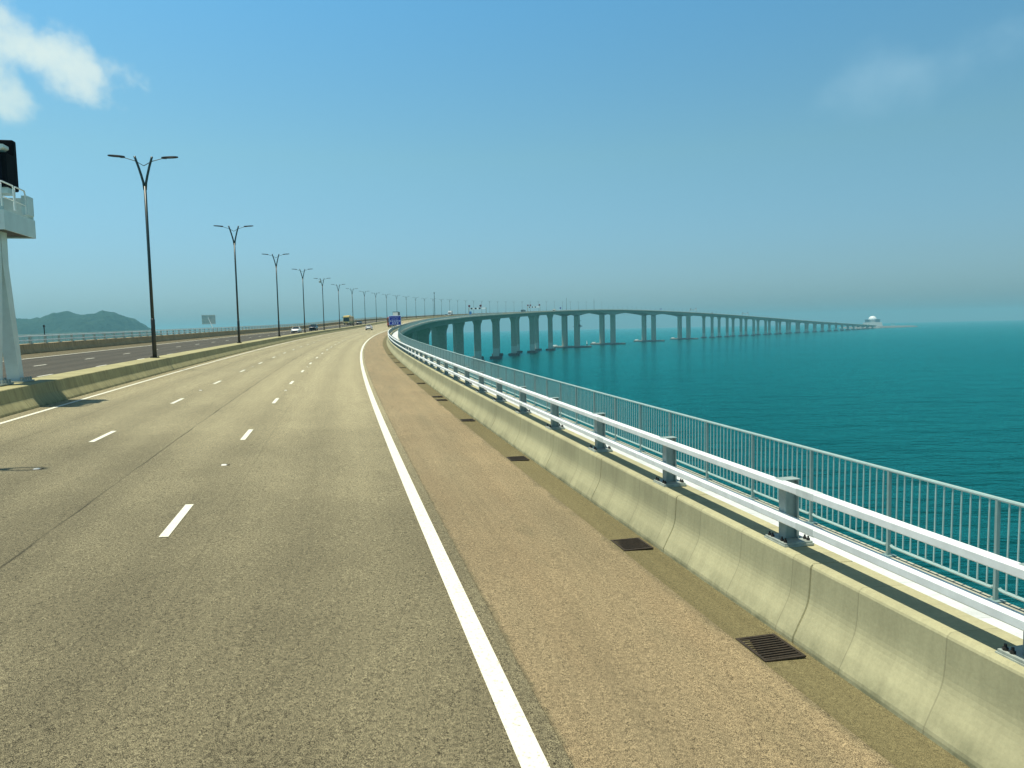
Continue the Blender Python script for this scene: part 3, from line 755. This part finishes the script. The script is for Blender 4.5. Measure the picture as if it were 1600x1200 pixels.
for k in range(-1, 36):
    s = 48.52 + 32.119 * k
    lab = 'dark double-armed street lamp with forked top on the median, %s in sight along the road' % nth(k + 1) if k >= 0 else 'dark street lamp on the median beside the camera, its shadow on the lanes'
    if k < 0: lab = 'dark double-armed street lamp on the median just outside the left edge of the photo'
    if first: lamp.location = at(s, 12.33, .765); lamp.rotation_euler = (0, 0, head(s)); lamp['label'] = lab; first = False; L = lamp
    else: L = dup(lamp, s, 12.33, .765, lab)
    if k == 4:
        bm = bmesh.new(); box(bm, -.75, -.35, -.3, .3, 10.9, 11.4, .05); tube(bm, [(-.5, 0, 11.1), (-.1, 0, 10.9)], .04, 6); obj('camera_box', bm, 'sign_back', L)
low = thing('low_lamp', '', 'lamp', 1200, 12.33, .765, group='low lamps on the channel spans')
bm = bmesh.new(); tube(bm, [(0, 0, 0), (0, 0, 5.6)], [.12, .08], 6); obj('pole', bm, 'lamp', low)
bm = bmesh.new(); box(bm, -1.1, 1.1, -.1, .1, 5.6, 5.72); obj('lamp_head', bm, 'lamp_head', low)
for k in range(40):
    s = 1200 + 20.0 * k; lab = 'low slender lamp on the far channel spans, %s after the tall lamps end' % nth(k + 1)
    if k == 0: low.location = at(s, 12.33, .765); low['label'] = lab; low.rotation_euler = (0, 0, head(s))
    else: dup(low, s, 12.33, .765, lab)
for s, h, lab in ((505, 15.5, 'thin tall mast rising among the lamps left of the white truck'), (1029, 15.5, 'tall thin mast on the bridge above the first channel pier'), (1141, 15.8, 'tall thin mast on the channel span, where the tall lamps end')):
    r = thing('mast', lab, 'mast', s, 12.6, .765)
    bm = bmesh.new(); tube(bm, [(0, 0, 0), (0, 0, h)], [.22, .14], 8); obj('pole', bm, 'lamp', r)
    bm = bmesh.new(); box(bm, -.3, .3, -.3, .3, h, h + .7); obj('camera_dome', bm, 'lamp_head', r)

# ------------------------------------------------------------------ drain grates and studs
def grate_proto():
    r = thing('drain_grate', '', 'drain grate', 6.6, -2.79, 0, group='iron drain grates in the gutter')
    bm = bmesh.new(); box(bm, -.205, .205, -.255, .255, .001, .004); obj('pit_shade_plate', bm, 'pit_shade', r)  # black plate stands in for the shaded hollow under the bars
    bm = bmesh.new()
    for a in ((-.22, -.19, -.27, .27), (.19, .22, -.27, .27), (-.19, .19, -.27, -.24), (-.19, .19, .24, .27)): box(bm, a[0], a[1], a[2], a[3], .0, .016)
    obj('frame', bm, 'iron', r)
    bm = bmesh.new()
    for k in range(10):
        y = -.215 + k * .048
        box(bm, -.19, .19, y - .010, y + .010, .0, .013)
    obj('bars', bm, 'iron', r); return r
g0 = grate_proto()
GR = [6.6, 10.1, 17.05, 24.1, 30.6, 32.0, 39.2, 46.1, 53.0, 60.0, 67.0, 74.0]
for k, s in enumerate(GR):
    lab = 'rusty iron drain grate in the gutter at the barrier foot, %s from the camera' % nth(k + 1)
    if k == 0: g0.location = at(s, -2.79); g0.rotation_euler = (0, 0, head(s)); g0['label'] = lab
    else: dup(g0, s, -2.79, 0, lab)
st0 = thing('road_stud', '', 'road stud', 17, 3.8, 0, group='reflective road studs between the lane dashes')
bm = bmesh.new(); loft(bm, [[(-.06, -.05, .002), (.06, -.05, .002), (.06, .05, .002), (-.06, .05, .002)], [(-.04, -.025, .02), (.04, -.025, .02), (.04, .025, .02), (-.04, .025, .02)]]); obj('reflector', bm, 'reflector', st0)
bm = bmesh.new()
for q in range(14):
    x = -.30 + q * .03 + random.uniform(-.02, .02); y = random.uniform(-.10, .08)
    box(bm, x, x + random.uniform(.02, .05), y, y + random.uniform(.03, .10), .001, .003 + .0004 * (q % 5))
obj('scuff_mark', bm, 'skid', st0)
k = 0
for lane, oc in (('right', 3.72), ('left', 7.32)):
    for q in range(7):
        s = 17.05 + 18.0 * q
        lab = 'small scuffed road stud on the %s-hand dashed line, %s from the camera' % (lane, nth(q + 1))
        if k == 0: st0.location = at(s, oc); st0.rotation_euler = (0, 0, head(s)); st0['label'] = lab
        else: dup(st0, s, oc, 0, lab)
        k += 1

# ------------------------------------------------------------------ message-sign tower on the median (left edge)
r = thing('sign_tower', 'pale grey steel sign tower on the median at the left edge, black board on top', 'sign tower', 29.0, 12.62, .765)
for sg, nm in ((-1, 'leg'), (1, 'leg')):
    bm = bmesh.new()
    def leg_ring(z, yc, hx, hy): return [(-hx, yc - hy, z), (hx, yc - hy, z), (hx, yc + hy, z), (-hx, yc + hy, z)]
    yb = -.62 if sg < 0 else 1.12
    loft(bm, [leg_ring(.05, yb, .20, .19), leg_ring(4.1, sg * .27 + .15, .22, .23), leg_ring(5.5, sg * .25 + .15, .24, .25)])
    g = obj(nm, bm, 'steel_pale', r)
    bm = bmesh.new(); box(bm, -.42, .42, yb - .5, yb + .5, 0, .05)
    for x in (-.34, .34):
        for y in (-.4, -.2, 0, .2, .4): tube(bm, [(x, yb + y, .05), (x, yb + y, .17)], .035, 6)
    obj('base_plate', bm, 'plate', g)
bm = bmesh.new(); prism(bm, [(-.9, 5.75), (.72, 5.75), (.72, 5.8), (-.9, 5.8)], -.75, 1.75); obj('platform_floor', bm, 'steel_pale', r)
bm = bmesh.new()
for k in range(16): box(bm, -.9, .70, -.70 + k * .155, -.62 + k * .155, 5.55, 5.75)
obj('floor_grille', bm, 'navy_paint', r)
bm = bmesh.new()
box(bm, .70, .74, -.78, 1.78, 5.5, 6.15); box(bm, -.94, .70, -.78, -.74, 5.5, 6.15); box(bm, -.94, .70, 1.74, 1.78, 5.5, 6.95)
box(bm, .55, .74, 1.2, 1.74, 6.28, 6.95)
obj('kick_panel', bm, 'steel_pale', r)
bm = bmesh.new()
for y0, y1 in ((-.72, .25), (.33, 1.2)):
    tube(bm, [(.68, y0, 6.28), (.68, y0, 7.0), (.68, y0 + .05, 7.1), (.68, y1 - .05, 7.1), (.68, y1, 7.0), (.68, y1, 6.28)], .028, 8)
    tube(bm, [(.68, y0, 6.6), (.68, y1, 6.6)], .02, 8)
tube(bm, [(.66, -.72, 7.08), (-.9, -.72, 7.08)], .028, 8)
obj('handrail', bm, 'rail', r)
bm = bmesh.new(); box(bm, -2.3, .40, .55, 1.15, 7.05, 7.25); box(bm, -.5, .1, .4, .9, 5.5, 7.1); obj('board_bracket', bm, 'steel_pale', r)
bm = bmesh.new(); box(bm, -2.4, .46, .42, 1.1, 7.25, 8.42, .03); obj('screen_cabinet', bm, 'black', r)
bm = bmesh.new(); box(bm, -2.3, .30, .405, .42, 7.36, 8.34); obj('screen', bm, 'screen', r)
bm = bmesh.new(); prism(bm, [(-2.4, 8.46), (.28, 8.46), (.44, 8.56), (.44, 8.66), (-2.4, 8.66)], .30, .75); obj('sun_hood', bm, 'steel_pale', r)
bm = bmesh.new(); box(bm, .02, .60, 1.12, 1.42, 7.22, 9.0, .05); obj('side_fin', bm, 'black', r)

for c_ in list(r.children):
    if c_.name.split('.')[0] not in ('leg',): c_.location.z = -.32
    if c_.name.split('.')[0] in ('board_bracket', 'screen_cabinet', 'screen', 'sun_hood', 'side_fin'): c_.location.x = -.16 if c_.name.startswith('side_fin') else 0.0; c_.location.z = -.45
# ------------------------------------------------------------------ signs
r = thing('road_sign', 'blue road sign with rows of white writing on posts at the inside of the bend', 'road sign', 150.5, -4.55, .42)
bm = bmesh.new(); box(bm, -1.22, 1.18, -.04, .04, 1.95, 3.85, .02); obj('border', bm, 'sign_white', r)
bm = bmesh.new(); box(bm, -1.15, 1.11, -.055, -.03, 2.02, 3.78); bd_ = obj('panel', bm, 'blue_sign', r)
bm = bmesh.new()
def word_row(x0, x1, z, h, n, dens):
    rr_ = random.Random(int(z * 100)); wd = (x1 - x0) / n
    for q in range(n):
        if rr_.random() > dens: continue
        xa = x0 + q * wd; t = wd * .13
        box(bm, xa, xa + t, -.064, -.055, z, z + h)
        ty = rr_.randrange(3)
        if ty != 1: box(bm, xa + t, xa + wd * .7, -.064, -.055, z + h - t, z + h)
        if ty != 2: box(bm, xa + t, xa + wd * .7, -.064, -.055, z + h * .42, z + h * .42 + t)
        if ty == 2: box(bm, xa + wd * .7 - t, xa + wd * .7, -.064, -.055, z, z + h - t)
def han_row(x0, step, n, z, h):
    rr_ = random.Random(int(z * 77))
    for q in range(n):
        xa = x0 + q * step; t = h * .13
        for zz in (0, .43, .87): box(bm, xa + rr_.uniform(0, .12) * h, xa + h - rr_.uniform(0, .12) * h, -.064, -.055, z + zz * h, z + zz * h + t)
        for xx in (.1, .45, .8):
            if rr_.random() < .8: box(bm, xa + xx * h, xa + xx * h + t, -.0655, -.055, z + .02 * h, z + h * .98)
word_row(-1.0, -.2, 3.50, .15, 6, 1); word_row(-.08, .85, 3.50, .15, 7, 1)
word_row(-.45, .0, 3.28, .10, 5, 1); word_row(.12, .5, 3.28, .10, 4, 1)
word_row(-.75, -.25, 3.04, .11, 5, 1); word_row(-.15, .65, 3.04, .11, 8, 1)
han_row(-1.0, .36, 6, 2.64, .25); han_row(-.58, .46, 3, 2.20, .29)
obj('lettering', bm, 'sign_white', bd_)
for x in (-.62, 1.0):
    bm = bmesh.new(); tube(bm, [(x, .08, 0), (x, .08, 3.6)], .055, 8); obj('post', bm, 'post', r)
r = thing('road_sign', 'back of a grey rectangular sign on a leaning white post beyond the opposite lanes', 'road sign', 142, 28.25, .42)
bm = bmesh.new(); tube(bm, [(.12, 0, 0), (.10, 0, .8), (-.62, 0, 2.65), (-.70, 0, 3.0)], .075, 10); obj('post', bm, 'rail', r)
bm = bmesh.new(); box(bm, -1.85, .52, .10, .14, 1.75, 3.42); obj('panel', bm, 'sign_back', r)
for z in (1.85, 2.5, 3.34):
    bm = bmesh.new(); box(bm, -1.85, .52, .04, .10, z - .05, z + .05); obj('back_rib', bm, 'sign_back', r)
r = thing('camera_post', 'short dark post behind the far barrier in front of the hill', 'post', 75, 28.3, .42)
bm = bmesh.new(); tube(bm, [(0, 0, 0), (0, 0, 1.75)], .05, 8); obj('pole', bm, 'lamp', r)
bm = bmesh.new(); box(bm, -.07, .07, -.1, .1, 1.75, 1.95, .02); obj('camera_head', bm, 'lamp', r)

def gantry(s, label, discs, board):
    r = thing('lane_gantry', label, 'gantry', s, 0, 0, group='overhead lane-signal gantries')
    for x in (3.5, -11.5):
        bm = bmesh.new(); box(bm, x - .28, x + .28, -.3, .3, .4, 6.6); obj('post', bm, 'post', r)
    bm = bmesh.new()
    for z in (5.6, 6.3): tube(bm, [(-11.5, 0, z), (3.5, 0, z)], .13, 6)
    for k in range(15): tube(bm, [(-11.5 + k, 0, 5.6), (-11 + k, 0, 6.3), (-10.5 + k, 0, 5.6)], .06, 5)
    obj('beam', bm, 'rail', r)
    for x in (-2, -5.5, -9):
        bm = bmesh.new(); box(bm, x - .8, x + .8, -.35, -.13, 5.4, 6.6, .05); obj('lane_signal', bm, 'black', r)
    for x in discs:
        bm = bmesh.new(); rr_ = [[(x + q * math.cos(t), y, 8.2 + q * math.sin(t)) for t in [2 * math.pi * k / 20 for k in range(20)]] for q, y in ((1.0, -.2), (1.0, -.08))]; loft(bm, rr_)
        tube(bm, [(x, 0, 6.3), (x, 0, 8.2)], .08, 6); d = obj('speed_sign', bm, 'black', r)
        bm = bmesh.new(); tube(bm, [(x + .85 * math.cos(t), -.22, 8.2 + .85 * math.sin(t)) for t in [2 * math.pi * k / 20 for k in range(21)]], .12, 6, cap=False); obj('red_ring', bm, 'red_ring', d)
    if board:
        bm = bmesh.new(); box(bm, -11.0, -9.0, -.7, -.6, 1.0, 3.6, .04); obj('blue_board', bm, 'blue_board', r)
    return r
gantry(635, 'lane-signal gantry with a blue board at its foot, nearest of the gantries', (-11.0, -1.2), True)
gantry(870, 'lane-signal gantry with round signs, second from the camera, before the channel piers', (-11.0, -8.0, 3.0), False)
gantry(1550, 'small distant lane-signal gantry above the fourth channel pier', (-9.0, 2.0), False)
gantry(1815, 'tiny distant lane-signal gantry on the straight far bridge beyond the channel', (-9.0, 2.0), False)
for s, lab in ((956, 'small dark sign on a post above the bend, left of the first channel pier'), (1389, 'small dark sign on a post above the third channel pier')):
    r = thing('lane_sign', lab, 'road sign', s, -3.6, .8)
    bm = bmesh.new(); tube(bm, [(0, 0, 0), (0, 0, 2.2)], .1, 6); obj('post', bm, 'post', r)
    bm = bmesh.new(); box(bm, -.9, .9, -.1, .05, 2.0, 4.0, .03); obj('panel', bm, 'blue_sign', r)

# ------------------------------------------------------------------ vehicles (front faces local +y)
def wheel(r, x, y, rad, wdt):
    bm = bmesh.new()
    rr_ = [[(x + sx, y + q * math.cos(t), rad + q * math.sin(t)) for t in [2 * math.pi * k / 20 for k in range(20)]] for sx, q in ((-wdt / 2, rad * .9), (-wdt / 2 + .03, rad), (wdt / 2 - .03, rad), (wdt / 2, rad * .9))]
    loft(bm, rr_); wv = obj('wheel', bm, 'tyre', r)
    sg = 1 if x > 0 else -1
    bm = bmesh.new(); rr_ = [[(x + sg * (wdt / 2 + d), y + q * math.cos(t), rad + q * math.sin(t)) for t in [2 * math.pi * k / 14 for k in range(14)]] for d, q in ((-.05, rad * .62), (.012, rad * .6), (.02, rad * .2))]
    loft(bm, rr_); obj('rim', bm, 'rim', wv)
def car(label, s, off, oncoming, paint, suv=False):
    r = thing('car', label, 'car', s, off, .004, turn=math.pi if oncoming else 0)
    h = .28 if suv else 0.0; W = .92
    def sec(y, w_, zb, zt): return [(-w_, y, zb + .12), (-w_ * .94, y, zb), (w_ * .94, y, zb), (w_, y, zb + .12), (w_, y, zt - .16), (w_ * .90, y, zt - .03), (w_ * .55, y, zt), (-w_ * .55, y, zt), (-w_ * .90, y, zt - .03), (-w_, y, zt - .16)]
    bm = bmesh.new()
    loft(bm, [sec(-2.30, W * .80, .36, .86 + h), sec(-2.2, W * .92, .28, .98 + h), sec(-1.6, W, .24, 1.0 + h), sec(.9, W, .22, .98 + h), sec(1.6, W * .98, .24, .92 + h), sec(2.1, W * .92, .28, .80 + h), sec(2.32, W * .76, .36, .66 + h)])
    obj('body', bm, paint, r, True)
    yr = (-1.95, -1.6) if suv else (-1.9, -1.0)
    bm = bmesh.new()
    A = [(-W * .88, yr[0], .96 + h), (W * .88, yr[0], .96 + h), (W * .90, 1.05, .96 + h), (-W * .90, 1.05, .96 + h)]
    B = [(-W * .68, yr[1], 1.42 + h), (W * .68, yr[1], 1.42 + h), (W * .68, .15, 1.44 + h), (-W * .68, .15, 1.44 + h)]
    loft(bm, [A, B]); obj('window_glass', bm, 'glass', r)
    bm = bmesh.new(); A = [(x * 1.03, y, 1.40 + h) for x, y, z in B]; A2 = [(x * .9, y * .95, 1.475 + h) for x, y, z in B]; loft(bm, [A, A2]); obj('roof', bm, paint, r)
    for sg in (-1, 1):
        bm = bmesh.new()
        for (q0, q1) in (((W * .885, yr[0] + .02, .97 + h), (W * .69, yr[1] + .02, 1.43 + h)), ((W * .90, -.35, .97 + h), (W * .69, -.4, 1.43 + h)), ((W * .90, 1.03, .97 + h), (W * .69, .16, 1.43 + h))):
            tube(bm, [(sg * q0[0], q0[1], q0[2]), (sg * q1[0], q1[1], q1[2])], .035, 6)
        obj('window_pillar', bm, paint, r)
        bm = bmesh.new(); box(bm, sg * .70 - .16, sg * .70 + .16, 2.10, 2.26, .62 + h * .8, .76 + h * .8, .03); obj('headlight', bm, 'chrome', r)
        bm = bmesh.new(); box(bm, sg * .66 - .17, sg * .66 + .17, -2.32, -2.2, .74 + h, .88 + h, .03); obj('tail_light', bm, 'redlamp', r)
        bm = bmesh.new(); box(bm, sg * 1.02 - .09, sg * 1.02 + .09, .72, .84, .95 + h, 1.09 + h, .03); obj('wing_mirror', bm, paint, r)
        for y in (1.38, -1.38): wheel(r, sg * .80, y, .33 + h * .12, .22)
    bm = bmesh.new(); box(bm, -.55, .55, 2.22, 2.345, .36 + h * .4, .56 + h * .6, .02); obj('grille', bm, 'black', r)
    bm = bmesh.new(); box(bm, -.70, .70, -2.36, -2.2, .24, .44, .03); obj('rear_bumper', bm, 'black', r)
    bm = bmesh.new(); box(bm, -.26, .26, -2.365, -2.28, .60 + h, .72 + h); obj('number_plate', bm, 'white', r)
    return r
car('white car coming towards us in the opposite lanes between two lamps', 175.0, 18.3, True, 'white')
car('black car coming towards us just behind the white oncoming car', 202.0, 18.3, True, 'dark_paint', True)
car('dark grey car half hidden behind the gold coach in the opposite lanes', 300.0, 18.5, True, 'navy_paint')
car('white car ahead of us in the middle lane, seen from behind', 222.0, 5.5, False, 'white')
car('dark car in front of the white truck far up the opposite lanes', 578.0, 18.3, True, 'dark_paint')
car('tiny dark car on the bridge where the tall lamps end', 1185.0, 20.2, True, 'dark_paint', True)
def coach(label, s, off, oncoming, paint, H=3.3, L=11.0):
    r = thing('coach', label, 'coach', s, off, .004, turn=math.pi if oncoming else 0)
    W = 1.25
    def sec(y, k, zt): return [(-W * k, y, .45), (-W * k * .95, y, .35), (W * k * .95, y, .35), (W * k, y, .45), (W * k, y, zt - .35), (W * k * .92, y, zt - .1), (W * k * .7, y, zt), (-W * k * .7, y, zt), (-W * k * .92, y, zt - .1), (-W * k, y, zt - .35)]
    bm = bmesh.new(); loft(bm, [sec(-L / 2, .95, H - .12), sec(-L / 2 + .2, 1, H), sec(L / 2 - .5, 1, H), sec(L / 2 - .1, .98, H - .15), sec(L / 2, .94, H - .35)]); obj('body', bm, paint, r)
    bm = bmesh.new(); prism(bm, [(-W * .90, 1.25), (W * .90, 1.25), (W * .86, H - .72), (-W * .86, H - .72)], L / 2 - .12, L / 2 + .035); obj('windscreen', bm, 'glass', r)
    bm = bmesh.new(); prism(bm, [(-W * .82, 1.7), (W * .82, 1.7), (W * .78, H - .45), (-W * .78, H - .45)], -L / 2 - .03, -L / 2 + .1); obj('rear_window', bm, 'glass', r)
    for sg in (-1, 1):
        bm = bmesh.new()
        for k in range(6): box(bm, min(sg * W * .97, sg * (W + .02)), max(sg * W * .97, sg * (W + .02)), -L / 2 + .5 + k * 1.62, -L / 2 + 2.0 + k * 1.62, 1.5, H - .55)
        obj('side_window', bm, 'glass', r)
        bm = bmesh.new(); box(bm, sg * .95 - .18, sg * .95 + .18, L / 2 - .05, L / 2 + .04, .62, .86, .02); obj('headlight', bm, 'chrome', r)
        bm = bmesh.new(); box(bm, sg * 1.0 - .14, sg * 1.0 + .14, -L / 2 - .03, -L / 2 + .05, .7, 1.2, .02); obj('tail_light', bm, 'redlamp', r)
        bm = bmesh.new(); tube(bm, [(sg * 1.1, L / 2 - .1, H - .3), (sg * 1.45, L / 2 + .25, H - .45)], .04, 6); box(bm, sg * 1.48 - .1, sg * 1.48 + .1, L / 2 + .2, L / 2 + .3, H - 1.0, H - .45, .03); obj('wing_mirror', bm, 'black', r)
        for y in (L / 2 - 2.4, -L / 2 + 2.6): wheel(r, sg * 1.10, y, .5, .32)
    bm = bmesh.new(); box(bm, -W * .95, W * .95, L / 2 - .06, L / 2 + .06, .34, .56, .03); box(bm, -W * .95, W * .95, -L / 2 - .06, -L / 2 + .06, .34, .6, .03); obj('bumper', bm, 'black', r)
    bm = bmesh.new(); box(bm, -.7, .7, -1.6, 1.0, H, H + .2, .05); obj('roof_unit', bm, paint, r)
    return r
coach('gold and dark coach coming towards us in the outer opposite lane', 296.0, 21.9, True, 'gold', 3.4)
coach('dark red coach ahead in our right-hand lane, partly behind the blue sign', 266.0, 2.0, False, 'red', 3.4)
coach('distant grey coach in the opposite lanes just before the second gantry', 885.0, 21.5, True, 'navy_paint', 3.2)
def truck(label, s, off, oncoming, rear, side, H=4.2, L=8.0, cabp='white'):
    r = thing('truck', label, 'truck', s, off, .004, turn=math.pi if oncoming else 0)
    bm = bmesh.new(); box(bm, -1.22, 1.22, -L / 2, L / 2 - 2.2, 1.15, H, .06); obj('cargo_box', bm, side, r)
    bm = bmesh.new(); box(bm, -1.10, 1.10, -L / 2 - .05, -L / 2 + .02, 1.75, H - .22); d = obj('rear_door', bm, rear, r)
    bm = bmesh.new(); box(bm, -1.25, 1.25, -L / 2 - .07, -L / 2 - .01, H - .2, H - .02); obj('rear_header', bm, 'black', r)
    bm = bmesh.new(); box(bm, -1.25, 1.25, -L / 2 - .07, -L / 2 - .01, 1.15, 1.7); obj('rear_sill', bm, 'black', r)
    bm = bmesh.new(); box(bm, -.5, .5, -L / 2, L / 2 - .3, .65, 1.12); box(bm, -1.1, 1.1, -L / 2 - .04, -L / 2 + .1, .5, .75); obj('chassis', bm, 'black', r)
    bm = bmesh.new(); loft(bm, [[(-1.15, y0, z), (1.15, y0, z), (1.15, y1, z), (-1.15, y1, z)] for z, y0, y1 in ((.6, L / 2 - 2.0, L / 2), (1.6, L / 2 - 2.0, L / 2), (2.9, L / 2 - 2.0, L / 2 - .35), (3.0, L / 2 - 1.9, L / 2 - .5))]); obj('cab', bm, cabp, r)
    bm = bmesh.new(); loft(bm, [[(-1.02, L / 2 - .1, 1.7), (1.02, L / 2 - .1, 1.7), (1.02, L / 2 + .0, 1.7), (-1.02, L / 2 + .0, 1.7)], [(-.98, L / 2 - .4, 2.75), (.98, L / 2 - .4, 2.75), (.98, L / 2 - .26, 2.75), (-.98, L / 2 - .26, 2.75)]]); obj('windscreen', bm, 'glass', r)
    for sg in (-1, 1):
        bm = bmesh.new(); box(bm, sg * .85 - .17, sg * .85 + .17, L / 2 - .02, L / 2 + .04, .75, .98, .02); obj('headlight', bm, 'chrome', r)
        bm = bmesh.new(); box(bm, sg * .95 - .14, sg * .95 + .14, -L / 2 - .07, -L / 2, .78, .95); obj('tail_light', bm, 'redlamp', r)
        for y in (L / 2 - 1.1, -L / 2 + 1.6, -L / 2 + 2.7): wheel(r, sg * 1.0, y, .48, .3)
    return r
truck('white box truck coming towards us at the top of the bend', 594.0, 18.3, True, 'white', 'white', 4.0)
truck('tall grey box truck with a white rear panel behind the blue sign', 347.0, 9.2, False, 'white', 'grey_box', 4.7, 9.0)
truck('tiny dark truck on the straight far bridge beyond the channel', 1672.0, 19.0, True, 'grey_box', 'grey_box', 4.0, 9.0, 'dark_paint')
truck('tiny white van on our lanes left of the first channel pier', 954.0, 4.0, False, 'white', 'white', 2.8, 6.0)
truck('tiny dark truck on the bridge near the island', 2600.0, 19.0, True, 'grey_box', 'grey_box', 4.2, 12.0, 'dark_paint')

# ------------------------------------------------------------------ hazy sea air
bm = bmesh.new(); box(bm, -9600, 9600, -9600, 9600, -2.6, 150)
mm = bpy.data.materials.new('haze_air'); mm.use_nodes = True; t = mm.node_tree; t.nodes.clear()
pv = N(t, 'ShaderNodeVolumePrincipled'); pv.inputs['Color'].default_value = (.35, .84, .98, 1); pv.inputs['Density'].default_value = 0.00017; pv.inputs['Anisotropy'].default_value = .2
ou = N(t, 'ShaderNodeOutputMaterial'); t.links.new(pv.outputs[0], ou.inputs['Volume'])
kind(obj('haze', bm, mm), 'stuff')
